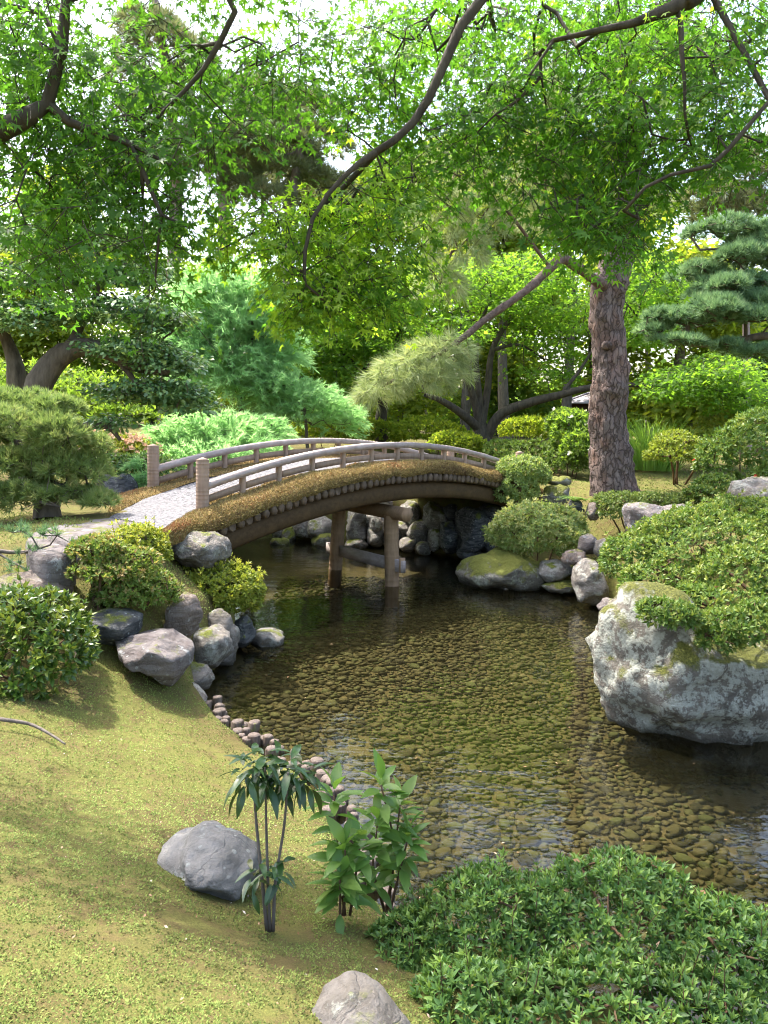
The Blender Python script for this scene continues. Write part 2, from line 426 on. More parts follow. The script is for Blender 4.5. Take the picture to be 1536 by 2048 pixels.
def ground_z(x, y):
    x = np.asarray(x, float); y = np.asarray(y, float)
    sd = sd_poly(POND, x, y); lz = land_z(x, y)
    q = np.stack([x.ravel(), y.ravel(), np.zeros(x.size)], 1)
    lump = (fbm(q * 2.2, 4) * 0.022 + fbm(q * 0.6, 3) * 0.03 + fbm(q * 9, 3) * 0.006).reshape(x.shape)
    zl = -0.12 + (lz + lump + 0.12) * sstep(-0.02, 0.28, sd)
    zb = -0.12 - 0.2 * sstep(0.0, -0.45, sd) + lump * 0.4
    return np.where(sd > -0.02, zl, zb)
def gz(x, y): return float(ground_z(np.array([x]), np.array([y]))[0])

def axis_lines(lo, hi, step, far_lo, far_hi):
    a = list(np.arange(lo, hi, step)); s_ = step; p = a[-1]
    while p < far_hi: s_ *= 1.35; p += s_; a.append(p)
    s_ = step; p = a[0]; b = []
    while p > far_lo: s_ *= 1.35; p -= s_; b.append(p)
    return np.array(b[::-1] + a)
gx = axis_lines(-4.2, 5.2, 0.065, -220, 220); gy = axis_lines(1.2, 16.6, 0.065, -60, 320)
XX, YY = np.meshgrid(gx, gy); ZZ = ground_z(XX, YY)
nx, ny = len(gx), len(gy)
I = np.arange(nx * ny).reshape(ny, nx)
Fq = np.stack([I[:-1, :-1], I[:-1, 1:], I[1:, 1:], I[1:, :-1]], -1).reshape(-1, 4)
k = NT('ground_moss_and_sand')
pos = k.n('ShaderNodeNewGeometry'); sp = k.n('ShaderNodeSeparateXYZ'); k.l(pos.outputs['Position'], sp.inputs[0])
vec = pos.outputs['Position']
n1 = k.noise(1.3, 5, 0.6, vec); n2 = k.noise(9, 6, 0.7, vec); n3 = k.noise(120, 4, 0.7, vec)
mossc = k.ramp(n1, [(0.3, (0.085, 0.068, 0.03)), (0.5, (0.115, 0.112, 0.037)), (0.7, (0.14, 0.148, 0.044))])
mossc = k.mix(k.ramp(n2, [(0.46, 0.0), (0.66, 0.9)]), mossc, (0.115, 0.08, 0.042))
mossc = k.mix(0.6, mossc, k.ramp(n3, [(0.3, (0.25, 0.25, 0.2)), (0.7, (0.75, 0.75, 0.6))]), 'OVERLAY')
sand = k.ramp(k.noise(3, 5, 0.6, vec), [(0.3, (0.055, 0.049, 0.027)), (0.7, (0.11, 0.093, 0.052))])
col = k.mix(k.ramp(k.math('ADD', k.math('MULTIPLY', sp.outputs[2], 2.0), 0.5), [(0.4, 0.0), (0.62, 1.0)]), sand, mossc)
GROUND_MAT = k.end(k.bsdf(col, 0.95, 0.1, k.bump(k.math('ADD', k.math('MULTIPLY', n3, 0.5), n2), 0.7, 0.03)))
me = mesh_np('ground', np.stack([XX.ravel(), YY.ravel(), ZZ.ravel()], 1), [4] * len(Fq), Fq.ravel(), None, True, (GROUND_MAT,))
ground = tag(link('ground', me), None, kind='structure')

# ------------------------------------------------------------------ pond water
k = NT('pond_water')
geo = k.n('ShaderNodeNewGeometry'); vec = geo.outputs['Position']
w1 = k.noise(2.6, 3, 0.5, k.map(vec, (0.9, 1.9, 1)), 0.4); w2 = k.noise(11, 3, 0.55, k.map(vec, (0.8, 1.7, 1)))
hgt = k.math('ADD', k.math('MULTIPLY', w1, 1.0), k.math('MULTIPLY', w2, 0.28))
nb = k.bump(hgt, 0.085, 0.10)
tr = k.n('ShaderNodeBsdfTransparent'); tr.inputs[0].default_value = (0.82, 0.79, 0.62, 1)
gl = k.n('ShaderNodeBsdfGlossy'); gl.inputs['Roughness'].default_value = 0.015; k.l(nb, gl.inputs['Normal'])
fr = k.n('ShaderNodeFresnel'); fr.inputs['IOR'].default_value = 1.42; k.l(nb, fr.inputs['Normal'])
mx = k.n('ShaderNodeMixShader'); k.l(fr.outputs[0], mx.inputs[0]); k.l(gl.outputs[0], mx.inputs[2])
df = k.n('ShaderNodeBsdfDiffuse'); df.inputs[0].default_value = (0.07, 0.066, 0.03, 1); mt = k.n('ShaderNodeMixShader'); mt.inputs[0].default_value = 0.05
k.l(tr.outputs[0], mt.inputs[1]); k.l(df.outputs[0], mt.inputs[2]); k.l(mt.outputs[0], mx.inputs[1])
WATER = k.end(mx.outputs[0])
wx0, wx1, wy0, wy1 = -4.6, 9.6, 1.6, 16.6
me = mesh_np('pond_water', np.array([(wx0, wy0, 0), (wx1, wy0, 0), (wx1, wy1, 0), (wx0, wy1, 0)], float), [4], [0, 1, 2, 3], None, False, (WATER,))
tag(link('pond_water', me), None, kind='structure')

# ------------------------------------------------------------------ pebbles on the pond bed
def pebble_template(seed, rings=4, seg=6):
    r = np.random.default_rng(seed); V = [(0, 0, 1)]; F = []
    for i in range(1, rings):
        a = math.pi * i / rings
        for j in range(seg):
            b = 2 * math.pi * (j + 0.5 * (i % 2)) / seg; V.append((math.sin(a) * math.cos(b), math.sin(a) * math.sin(b), math.cos(a)))
    V.append((0, 0, -1)); V = np.array(V)
    V *= 1 + 0.16 * r.normal(size=(len(V), 1)).clip(-1.5, 1.5)
    for j in range(seg): F.append((0, 1 + j, 1 + (j + 1) % seg))
    for i in range(rings - 2):
        for j in range(seg):
            a = 1 + i * seg + j; b = 1 + i * seg + (j + 1) % seg; c = a + seg; d = b + seg
            if (i + 1) % 2: F += [(a, c, b), (b, c, d)]
            else: F += [(a, c, d), (a, d, b)]
    e = len(V) - 1; o = 1 + (rings - 2) * seg
    for j in range(seg): F.append((o + j, e, o + (j + 1) % seg))
    return V, np.array(F)
k = NT('river_pebble')
v = k.attr(); n = k.noise(14, 5, 0.65)
pc = k.ramp(v, [(0.0, (0.026, 0.026, 0.015)), (0.3, (0.05, 0.048, 0.026)), (0.6, (0.075, 0.07, 0.04)), (0.85, (0.06, 0.072, 0.034)), (1.0, (0.11, 0.10, 0.07))])
pc = k.mix(0.5, pc, k.ramp(n, [(0.3, (0.3, 0.28, 0.2)), (0.7, (0.7, 0.68, 0.55))]), 'OVERLAY')
PEBBLE = k.end(k.bsdf(pc, 0.8, 0.2, k.bump(n, 0.4, 0.02)))
pts = []; cell = {}
for _ in range(95000):
    x = rng.uniform(-1.7, 5.2); y = 2.6 + 11.0 * rng.random() ** 1.15
    pts.append((x, y))
pts = np.array(pts); sdv = sd_poly(POND, pts[:, 0], pts[:, 1])
patch = fbm(np.c_[pts * 0.75, np.zeros(len(pts))], 3)
ok = (sdv < -0.06) & (patch < 0.36 + 0.35 * rng.random(len(pts))); pts = pts[ok]
chosen = []
for x, y in pts:
    r = 0.028 + 0.05 * rng.random() ** 2.2
    i, j = int(x / 0.17), int(y / 0.17); bad = False
    for a in (-1, 0, 1):
        for b in (-1, 0, 1):
            for (qx, qy, qr) in cell.get((i + a, j + b), ()):
                if math.hypot(qx - x, (qy - y) * 1.25) < (qr + r) * 0.68: bad = True; break
    if not bad: cell.setdefault((i, j), []).append((x, y, r)); chosen.append((x, y, r))
chosen = np.array(chosen); _px, _py = project(np.c_[chosen[:, :2], np.full(len(chosen), -.3)]); chosen = chosen[(_px > -30) & (_px < 1566) & (_py < 1990) & (_py > 1150)]
zb = ground_z(chosen[:, 0], chosen[:, 1])
dst = np.hypot(chosen[:, 0], chosen[:, 1])
pxx, pyy = project(np.c_[chosen[:, :2], zb])
vis = (pxx > 0) & (pxx < 1536) & (pyy > 1180) & (pyy < 1760 + 0.18 * np.abs(pxx - 1000)) & (pxx > 620 - (1560 - pyy) * 0.9)
order = np.argsort(-np.where(vis, chosen[:, 2] / dst, 0))
TP = [pebble_template(40 + i) for i in range(6)]
pm = []
for i, (V, F) in enumerate(TP):
    pm.append(mesh_np('pebble', V, [3] * len(F), F.ravel(), np.full(len(V), (i * 0.37) % 1.0), True, (PEBBLE,)))
for i in order[:300]:
    x, y, r = chosen[i]; o = bpy.data.objects.new('pebble', pm[i % 6]); COL.objects.link(o); o.parent = ground
    o.location = (x, y, zb[i] + r * 0.22); o.scale = (r * rng.uniform(1.0, 1.25), r * rng.uniform(.72, .9), r * rng.uniform(.28, .42)); o.rotation_euler = (rng.normal() * .12, rng.normal() * .12, rng.normal() * 0.6)
mb = MB(); rest = order[300:]
for t in range(6):
    ii = rest[t::6]; N = len(ii); a = rng.normal(size=N) * 0.6
    hd = np.c_[-np.sin(a), np.cos(a), rng.normal(size=N) * .12]; nm = np.c_[rng.normal(size=(N, 2)) * .12, np.ones(N)]
    V, F = TP[t]; r = chosen[ii, 2]; A = frames(hd, nm)
    S = np.stack([r * rng.uniform(1, 1.25, N), r * rng.uniform(.72, .9, N), r * rng.uniform(.28, .42, N)], 1)
    W = np.einsum('nvk,nkc->nvc', V[None] * S[:, None, :], A) + np.c_[chosen[ii, :2], zb[ii] + r * 0.22][:, None, :]
    mb.addnp(W.reshape(-1, 3), (F[None] + (np.arange(N) * len(V))[:, None, None]).reshape(-1, 3), np.repeat(rng.random(N), len(V)))
tag(mb.build('pebbles', PEBBLE, ground, (0, 0, 0), True), None, kind='stuff')

# ================================================================== ROCKS
_bm = bmesh.new(); bmesh.ops.create_icosphere(_bm, subdivisions=5, radius=1); _ico5 = (np.array([v.co[:] for v in _bm.verts]), [tuple(v.index for v in f.verts) for f in _bm.faces]); _bm.free()
_bm = bmesh.new(); bmesh.ops.create_icosphere(_bm, subdivisions=3, radius=1); _ico3 = (np.array([v.co[:] for v in _bm.verts]), [tuple(v.index for v in f.verts) for f in _bm.faces]); _bm.free()
_bm = bmesh.new(); bmesh.ops.create_icosphere(_bm, subdivisions=4, radius=1); _ico4 = (np.array([v.co[:] for v in _bm.verts]), [tuple(v.index for v in f.verts) for f in _bm.faces]); _bm.free()
def rock_mesh(outline, Y, thick, seed, facets=20, rough=0.055, big=False, crease=0.008, flat=0.0):
    """a stone whose front outline is given, with its own depth: a faceted, weathered solid"""
    r = np.random.default_rng(seed); out = np.array(outline, float); D, F = _ico5 if big else (_ico4 if np.ptp(out, axis=0).max() > 62 else _ico3)
    c = (out.min(0) + out.max(0)) / 2
    W = np.array([at(x, y, Y) for x, y in out]); C0 = at(c[0], c[1], Y)
    U = np.c_[W[:, 0] - C0[0], W[:, 2] - C0[2]]
    ang = np.linspace(-math.pi, math.pi, 181); rad = np.zeros(181)
    for i, a in enumerate(ang):
        d = np.array([math.cos(a), math.sin(a)]); best = 0
        for j in range(len(U)):
            p, q = U[j], U[(j + 1) % len(U)]; e = q - p; den = d[0] * e[1] - d[1] * e[0]
            if abs(den) < 1e-9: continue
            t = (p[0] * e[1] - p[1] * e[0]) / den; s_ = (p[0] * d[1] - p[1] * d[0]) / den
            if t > 0 and -1e-6 <= s_ <= 1 + 1e-6: best = max(best, t)
        rad[i] = best or 0.05
    size = max(np.ptp(U[:, 0]), np.ptp(U[:, 1]))
    a_, b_, c_ = D[:, 0], D[:, 2], -D[:, 1]                      # right, up, towards the viewer
    rho = np.hypot(a_, b_); th = np.arctan2(b_, a_)
    RR = np.interp(th, ang, rad)
    kf = np.ones(len(D))
    for i in range(facets):
        n_ = unit(r.normal(size=3) * np.array([1, 1, 1.0])); n_[1] = -abs(n_[1]) if i % 2 else n_[1]
        lim = r.uniform(0.62, 0.92); dd = D @ n_
        kf = np.where(dd > 0.05, np.minimum(kf, lim / np.maximum(dd, 0.05)), kf)
    kf = np.minimum(kf, 1.0)
    frontness = np.clip(np.abs(c_) * 1.4, 0, 1) * 0.8 + 0.2
    kk = 1 + (kf - 1) * frontness
    rp = rho ** 0.72
    X = RR * rp * np.cos(th) * kk; Z = RR * rp * np.sin(th) * kk
    Yd = thick * np.sign(c_) * np.abs(c_) ** 0.85 * kf
    P = np.c_[X, -Yd, Z]
    q = P / size + r.uniform(-50, 50, 3)
    nn = fbm(q * 2.6, 5, 0.55) * rough * 1.1 + (1 - np.abs(fbm(q * 6.1 + 9, 5, 0.55))) * rough * 0.6
    if crease:
        st = unit(r.normal(size=3)); ph = (q @ st) * 16 + fbm(q * 3, 3) * 1.6; nn = nn + crease * (np.abs(np.sin(ph)) ** 0.5 - 0.7)
    P = P + unit(P) * (nn * size)[:, None]
    return P + C0, F, C0
def place_rock(name, outline, Y, thick, seed, mat, label=None, cat=None, parent=None, group=None, **kw):
    P, F, C0 = rock_mesh(outline, Y, thick, seed, **kw)
    org = np.array([C0[0], C0[1], P[:, 2].min()])
    me = mesh_np(name, P - org, [3] * len(F), np.array(F).ravel(), None, True, (mat,))
    o = link(name, me, parent, org)
    if label: tag(o, label, cat, group)
    return o
def blob(x0, y0, x1, y1, seed, n=10, j=0.12):
    r = np.random.default_rng(seed); o = []
    for i in range(n):
        a = 2 * math.pi * (i + r.uniform(-.25, .25)) / n; q = 1 + r.uniform(-j, j * .4)
        ca, sa = math.cos(a), math.sin(a); e = (abs(ca) ** 2.6 + abs(sa) ** 2.6) ** (-1 / 2.6)
        o.append(((x0 + x1) / 2 + (x1 - x0) / 2 * ca * e * q, (y0 + y1) / 2 + (y1 - y0) / 2 * sa * e * q))
    return o
R_GREY = rock_mat('stone_grey', (0.115, 0.10, 0.085), (0.28, 0.25, 0.215), 0.38, (0.48, 0.47, 0.40), moss=0.35)
R_LAWN = rock_mat('stone_lawn', (0.19, 0.18, 0.165), (0.38, 0.365, 0.34), 0.4, (0.56, 0.57, 0.52), moss=-0.4)
R_PALE = rock_mat('stone_pale_lichen', (0.16, 0.14, 0.12), (0.36, 0.325, 0.285), 0.6, (0.56, 0.55, 0.48), moss=0.3)
R_VIOLET = rock_mat('stone_violet', (0.125, 0.105, 0.10), (0.27, 0.232, 0.222), 0.3, (0.5, 0.5, 0.5), moss=0.2)
R_BROWN = rock_mat('stone_brown', (0.15, 0.115, 0.09), (0.32, 0.255, 0.215), 0.35, (0.55, 0.53, 0.48), moss=0.35)
R_DARK = rock_mat('stone_dark', (0.035, 0.038, 0.04), (0.10, 0.105, 0.11), 0.3, (0.42, 0.44, 0.42), moss=0.25)
R_MOSSY = rock_mat('stone_mossy', (0.12, 0.11, 0.085), (0.30, 0.27, 0.21), 0.55, (0.5, 0.5, 0.38), moss=0.85, mcol=(0.17, 0.18, 0.035))
R_BOULDER = rock_mat('boulder_lichen', (0.13, 0.115, 0.095), (0.30, 0.27, 0.23), 0.95, (0.56, 0.57, 0.49), moss=0.72, mcol=(0.14, 0.145, 0.03), lscale=13.0, vein=.12, rot=(0.2, 1.1, 0.2))
R_WALL = rock_mat('stone_wall', (0.11, 0.098, 0.082), (0.30, 0.27, 0.235), 0.62, (0.52, 0.51, 0.44), moss=0.42)

ST = lambda *a, **kw: place_rock('stone', *a, cat='stone', **kw)
ST([(312, 1716), (330, 1700), (352, 1698), (385, 1680), (425, 1674), (470, 1684), (512, 1708), (530, 1738), (515, 1764), (470, 1784), (425, 1800), (385, 1796), (345, 1768), (318, 1745)], 3.05, 0.26, 5, R_LAWN, 'flat grey stone with lichen lying on the moss beside the slender sapling', facets=9, rough=0.04, big=True)
ST([(560, 2130), (600, 2045), (645, 2005), (700, 1985), (750, 2005), (800, 2050), (840, 2110), (700, 2160)], 2.08, 0.17, 4, R_GREY, 'grey stone at the bottom edge tucked under the clipped foreground azalea', facets=8, rough=0.03, big=True)
ST([(228, 1280), (262, 1268), (330, 1272), (378, 1298), (380, 1325), (366, 1340), (342, 1362), (316, 1344), (270, 1322), (236, 1302)], 6.05, 0.36, 7, R_VIOLET, 'broad violet slab sloping from the moss towards the pond', facets=16, big=True, rough=0.04)
ST([(345, 1345), (375, 1328), (415, 1332), (430, 1355), (420, 1378), (385, 1392), (350, 1380)], 6.75, 0.24, 8, R_GREY, 'rounded grey stone wedged under the violet slab at the water')
ST([(340, 1368), (362, 1360), (392, 1378), (412, 1402), (400, 1418), (365, 1416), (350, 1395)], 6.3, 0.16, 9, R_PALE, 'pale wedge stone where the log edging begins', facets=18)
ST([(372, 1290), (390, 1262), (430, 1255), (455, 1275), (458, 1310), (440, 1335), (400, 1335), (378, 1315)], 7.25, 0.3, 10, R_PALE, 'white lichened stone at the water in front of an upright grey one', rough=0.07)
ST([(405, 1270), (415, 1225), (440, 1215), (465, 1228), (474, 1270), (472, 1325), (430, 1345), (408, 1320)], 7.65, 0.3, 11, R_GREY, 'upright grey stone beneath the bright azalea on the bank', facets=16)
ST([(326, 1258), (340, 1215), (370, 1184), (392, 1190), (402, 1225), (398, 1262), (360, 1285), (335, 1280)], 6.85, 0.22, 12, R_BROWN, 'pointed brownish stone standing upright on the bank', facets=20)
ST([(322, 1272), (345, 1262), (372, 1268), (382, 1285), (360, 1300), (330, 1296)], 6.9, 0.15, 13, R_GREY, 'small grey stone between the violet slab and the white lichened stone')
ST([(172, 1242), (185, 1226), (240, 1224), (278, 1236), (276, 1268), (240, 1284), (185, 1280)], 6.2, 0.3, 14, R_DARK, 'dark flat-topped stone beside the glossy leaved bush', facets=18, rough=0.03)
ST([(-30, 1180), (0, 1158), (60, 1148), (112, 1158), (132, 1182), (128, 1205), (60, 1215), (-20, 1210)], 6.3, 0.34, 15, R_BROWN, 'low brown weathered stone behind the glossy leaved bush')
ST([(470, 1240), (490, 1226), (506, 1242), (508, 1275), (490, 1296), (470, 1285)], 8.2, 0.25, 16, R_DARK, 'dark wet stone at the water below the bright azalea')
ST([(498, 1272), (515, 1262), (545, 1262), (572, 1272), (568, 1290), (530, 1300), (502, 1290)], 8.35, 0.3, 17, R_PALE, 'low pale stone just breaking the pond surface', rough=0.025)
ST([(330, 1085), (345, 1068), (380, 1060), (425, 1068), (448, 1090), (452, 1115), (420, 1132), (360, 1128), (335, 1110)], 8.2, 0.36, 18, R_GREY, 'grey rounded stone against the end of the bridge beam', big=True)
ST([(350, 1140), (375, 1126), (430, 1122), (475, 1132), (484, 1150), (470, 1172), (400, 1175), (355, 1165)], 8.45, 0.35, 19, R_PALE, 'pale flat stone half hidden by the bright azalea on the bank')
# stepping slabs at the foot of the bridge
def slab(poly, z, th, mat, label, seed):
    P = np.array([G(x, y, z) for x, y in poly]); c = P.mean(0); n_ = len(P); Q = smooth_path(np.r_[P, P[:1]], 48)[:-1]; m = len(Q); V = []; F = []
    for f, dz in ((1.03, -th), (1.04, -.05), (1.0, -.015), (.96, 0), (.6, .004), (.3, .006)):
        R_ = c + (Q - c) * f; R_[:, 2] = z + dz + (fbm(np.c_[R_[:, :2] * 3, np.full(m, seed)], 4) * .014 if dz > -.04 else 0); V.append(R_)
    V.append(c[None] + [0, 0, .006])
    for i in range(5):
        for j in range(m): F.append((i * m + j, i * m + (j + 1) % m, (i + 1) * m + (j + 1) % m, (i + 1) * m + j))
    for j in range(m): F.append((5 * m + j, 5 * m + (j + 1) % m, 6 * m))
    tag(MB().add(np.concatenate(V), F).build('stone', mat, None, c, True), label, 'stone')
slab([(88, 1056), (140, 1044), (215, 1036), (290, 1046), (318, 1062), (275, 1070), (190, 1080), (110, 1078)], 1.34, .3, R_VIOLET, 'broad flat violet slab at the foot of the bridge path', 3)
slab([(52, 1082), (70, 1062), (104, 1060), (120, 1090), (150, 1100), (100, 1112), (60, 1104)], 1.3, .3, R_VIOLET, 'purple grey stone at the corner of the bridge foot slab', 8)
ST([(203, 975), (222, 952), (250, 950), (268, 968), (272, 1000), (262, 1022), (215, 1022)], 11.3, 0.35, 22, R_DARK, 'dark stone with pale spots behind the left bridge posts', facets=10)
ST([(198, 962), (210, 948), (236, 952), (240, 975), (215, 990), (200, 985)], 11.9, 0.25, 23, R_GREY, 'lighter stone leaning behind the dark spotted stone')
# right bank
ST([(1165, 1300), (1180, 1262), (1200, 1215), (1232, 1172), (1262, 1164), (1320, 1180), (1372, 1215), (1420, 1240), (1480, 1265), (1528, 1290), (1545, 1350), (1545, 1520), (1450, 1560), (1380, 1555), (1325, 1520), (1258, 1458), (1198, 1390), (1172, 1345)], 6.35, 0.7, 31, R_BOULDER, 'huge lichen covered boulder rising from the water under an azalea', facets=22, rough=0.065, big=True, crease=0.018)
ST([(1150, 1180), (1152, 1140), (1170, 1117), (1190, 1125), (1210, 1150), (1214, 1190), (1205, 1210), (1155, 1204)], 10.6, 0.35, 32, R_PALE, 'pale upright pointed stone at the water beside the large azalea', facets=18)
ST([(1195, 1215), (1205, 1197), (1228, 1200), (1232, 1222), (1210, 1232)], 9.8, 0.2, 33, R_VIOLET, 'small violet stone between the pointed stone and the boulder')
ST([(1074, 1145), (1085, 1124), (1115, 1119), (1140, 1130), (1148, 1146), (1120, 1160), (1090, 1162)], 11.6, 0.3, 34, R_PALE, 'smooth rounded pale stone on the right bank above the water', facets=8, rough=0.025)
ST([(1085, 1172), (1110, 1160), (1148, 1160), (1160, 1172), (1140, 1186), (1095, 1184)], 11.4, 0.3, 35, R_MOSSY, 'low mossy stone in the water under the smooth rounded one')
ST([(914, 1146), (930, 1122), (985, 1108), (1040, 1110), (1072, 1124), (1080, 1150), (1070, 1180), (1000, 1182), (940, 1168)], 11.9, 0.6, 36, R_MOSSY, 'broad mossy stone at the water under the pale green azalea', big=True, facets=10)
ST([(1120, 1118), (1132, 1102), (1170, 1100), (1176, 1116), (1160, 1128), (1128, 1128)], 11.2, 0.3, 37, R_BROWN, 'flat brown stone on the right bank below the piled pale stones')
ST([(1155, 1098), (1162, 1072), (1182, 1066), (1195, 1080), (1190, 1106), (1165, 1110)], 11.3, 0.25, 38, R_VIOLET, 'violet stone with a white spot in the piled right bank')
ST([(1183, 1102), (1190, 1080), (1208, 1076), (1222, 1090), (1218, 1112), (1195, 1115)], 11.1, 0.2, 39, R_PALE, 'pale cream stone between two darker stones on the right bank')
ST([(1214, 1095), (1228, 1078), (1252, 1078), (1256, 1096), (1238, 1110), (1220, 1110)], 11.0, 0.2, 40, R_BROWN, 'small brown stone under the big flat-topped violet rock')
ST([(1253, 1050), (1258, 1014), (1300, 1010), (1380, 1012), (1394, 1030), (1392, 1070), (1340, 1085), (1270, 1100), (1255, 1085)], 10.6, 0.5, 41, R_VIOLET, 'large flat-topped violet rock with pale lichen front above the big azalea', big=True, facets=14)
ST([(1458, 985), (1465, 962), (1510, 955), (1570, 960), (1590, 985), (1560, 1005), (1545, 1030), (1500, 1028), (1490, 1008), (1465, 1000)], 11.4, 0.45, 42, R_PALE, 'bluish lichened stone perched at the right edge above the azalea', big=True, rough=0.06)
ST([(1086, 962), (1092, 953), (1140, 954), (1146, 962), (1140, 972), (1095, 970)], 13.9, 0.25, 43, R_MOSSY, 'flat capstone lying beside the right end of the bridge')
ST([(1080, 1000), (1088, 972), (1120, 966), (1140, 975), (1138, 1004), (1110, 1018), (1085, 1014)], 13.7, 0.3, 44, R_MOSSY, 'mossy stone under the flat capstone by the bridge end')
ST([(1130, 1018), (1140, 1000), (1160, 1004), (1168, 1022), (1150, 1032), (1135, 1030)], 12.9, 0.2, 45, R_DARK, 'dark stone in the shade beside the fern')
ST([(1172, 1030), (1178, 1008), (1192, 1004), (1200, 1020), (1196, 1040), (1180, 1042)], 12.6, 0.2, 46, R_BROWN, 'brownish stone below the pine trunk')
ST([(984, 1070), (990, 1054), (1010, 1052), (1020, 1070), (1005, 1085), (990, 1084)], 12.9, 0.25, 47, R_BROWN, 'pinkish stone peeping out behind the pale green azalea')

# retaining wall of stones on the far shore
wall = thing('stone_wall', 'dry retaining wall of lichened boulders on the far shore under the bridge', 'stone wall', G(760, 1088, 0))
wl_ = [(545, 1040, 572, 1088, 15.9, R_WALL), (566, 1050, 590, 1090, 15.7, R_MOSSY), (582, 1030, 632, 1075, 15.9, R_WALL), (612, 1035, 664, 1082, 15.6, R_PALE), (640, 1020, 668, 1045, 16.2, R_PALE), (625, 1068, 668, 1092, 15.3, R_MOSSY),
       (540, 1076, 580, 1096, 15.2, R_MOSSY), (692, 1004, 740, 1088, 15.5, R_WALL), (728, 1010, 772, 1070, 15.3, R_WALL), (735, 1050, 768, 1092, 15.1, R_WALL), (766, 1055, 800, 1092, 15.1, R_GREY), (798, 1005, 845, 1050, 15.4, R_WALL), (785, 1045, 820, 1075, 15.2, R_GREY),
       (818, 1042, 856, 1088, 14.9, R_WALL), (840, 1004, 900, 1062, 14.9, R_WALL), (855, 1060, 885, 1098, 14.6, R_WALL), (878, 1040, 918, 1102, 14.4, R_DARK), (886, 1010, 920, 1045, 14.7, R_DARK), (910, 1015, 978, 1110, 14.2, R_DARK), (962, 1030, 1000, 1112, 14.0, R_DARK),
       (800, 1076, 832, 1100, 14.7, R_GREY), (830, 1084, 862, 1106, 14.5, R_WALL), (915, 1096, 965, 1116, 13.7, R_DARK), (955, 1010, 1010, 1050, 14.2, R_DARK), (690, 1082, 735, 1094, 15.0, R_PALE), (740, 985, 800, 1015, 16.0, R_WALL), (670, 990, 720, 1012, 16.3, R_GREY)]
for i, (x0, y0, x1, y1, Y, m) in enumerate(wl_):
    place_rock('stone', blob(x0 - 3, y0 - 3, x1 + 3, y1 + 5, 100 + i), Y, 0.004 * (x1 - x0 + y1 - y0) + 0.1, 100 + i, m, parent=wall, facets=14)
# short stakes in front of the mossy stone
stakes = thing('stake_edging', 'short row of weathered stakes at the water before the broad mossy stone', 'edging', G(1040, 1178, 0))
WOOD_GREY = wood_mat('weathered_log', (0.13, 0.105, 0.09), (0.30, 0.265, 0.24))
for i, x in enumerate([1012, 1024, 1034, 1045, 1056, 1064]):
    p = G(x, 1178, 0); r_ = rng.uniform(.035, .05); h_ = rng.uniform(.12, .2)
    MB().tube([p + (0, 0, -.3), p + (0, 0, h_ - .01), p + (0, 0, h_)], [r_, r_, r_ * .85], 8).build('stake', WOOD_GREY, stakes, p)

# ------------------------------------------------------------------ log edging along the lawn
k = NT('log_end')
geo = k.n('ShaderNodeNewGeometry'); sep = k.n('ShaderNodeSeparateXYZ'); k.l(geo.outputs['Normal'], sep.inputs[0])
nn = k.noise(30, 5, 0.7); nb_ = k.noise(9, 5, 0.7, k.map(k.obj(), (4, 4, 0.7)))
side = k.ramp(nb_, [(0.3, (0.045, 0.032, 0.025)), (0.7, (0.16, 0.125, 0.10))]); top = k.ramp(nn, [(0.3, (0.08, 0.062, 0.052)), (0.7, (0.175, 0.142, 0.125))])
mossm = k.ramp(k.noise(13, 4, 0.6), [(0.56, 0.0), (0.68, 0.8)])
col = k.mix(k.ramp(sep.outputs[2], [(0.6, 0.0), (0.8, 1.0)]), side, top); col = k.mix(mossm, col, (0.14, 0.17, 0.03))
LOG = k.end(k.bsdf(col, 0.9, 0.15, k.bump(nb_, 0.8, 0.02)))
edging = thing('log_edging', 'border of short upright logs between the moss lawn and the pond', 'edging', (*LOG_LINE[3], 0))
logs = []
Pl = smooth_path(np.c_[LOG_LINE, np.zeros(len(LOG_LINE))], 400); acc = 0; last = Pl[0]
for p in Pl:
    acc += np.linalg.norm(p - last); last = p
    if acc > 0.078: acc = 0; logs.append(p)
for i, p in enumerate(logs):
    for row in range(2 if rng.random() < 0.55 else 1):
        q = p + np.array([rng.normal() * .02 - 0.03 - row * .1, rng.normal() * .02 - row * .05, 0]); r_ = rng.uniform(.028, .052)
        h_ = max(0.05, min(gz(q[0] - 0.16, q[1] - 0.08), 0.06)) + rng.uniform(-.03, .03)
        n_ = 9; ph = rng.uniform(0, 6)
        def wob(V, P, n, r_=r_, ph=ph):
            a = np.arctan2(V[:, 1] - q[1], V[:, 0] - q[0]); s_ = 1 + .1 * np.sin(3 * a + ph) + .06 * np.sin(5 * a + 2 * ph); c = np.array([q[0], q[1]])
            V = V.copy(); V[:, :2] = c + (V[:, :2] - c) * s_[:, None]; return V
        tl = rng.normal(size=2) * .05
        MB().tube([q + (0, 0, -.35), q + (tl[0] * .5, tl[1] * .5, h_ - .012), q + (tl[0] * .5, tl[1] * .5, h_)], [r_, r_, r_ * .86], n_, bump=wob).build('log', LOG, edging, (q[0], q[1], 0))
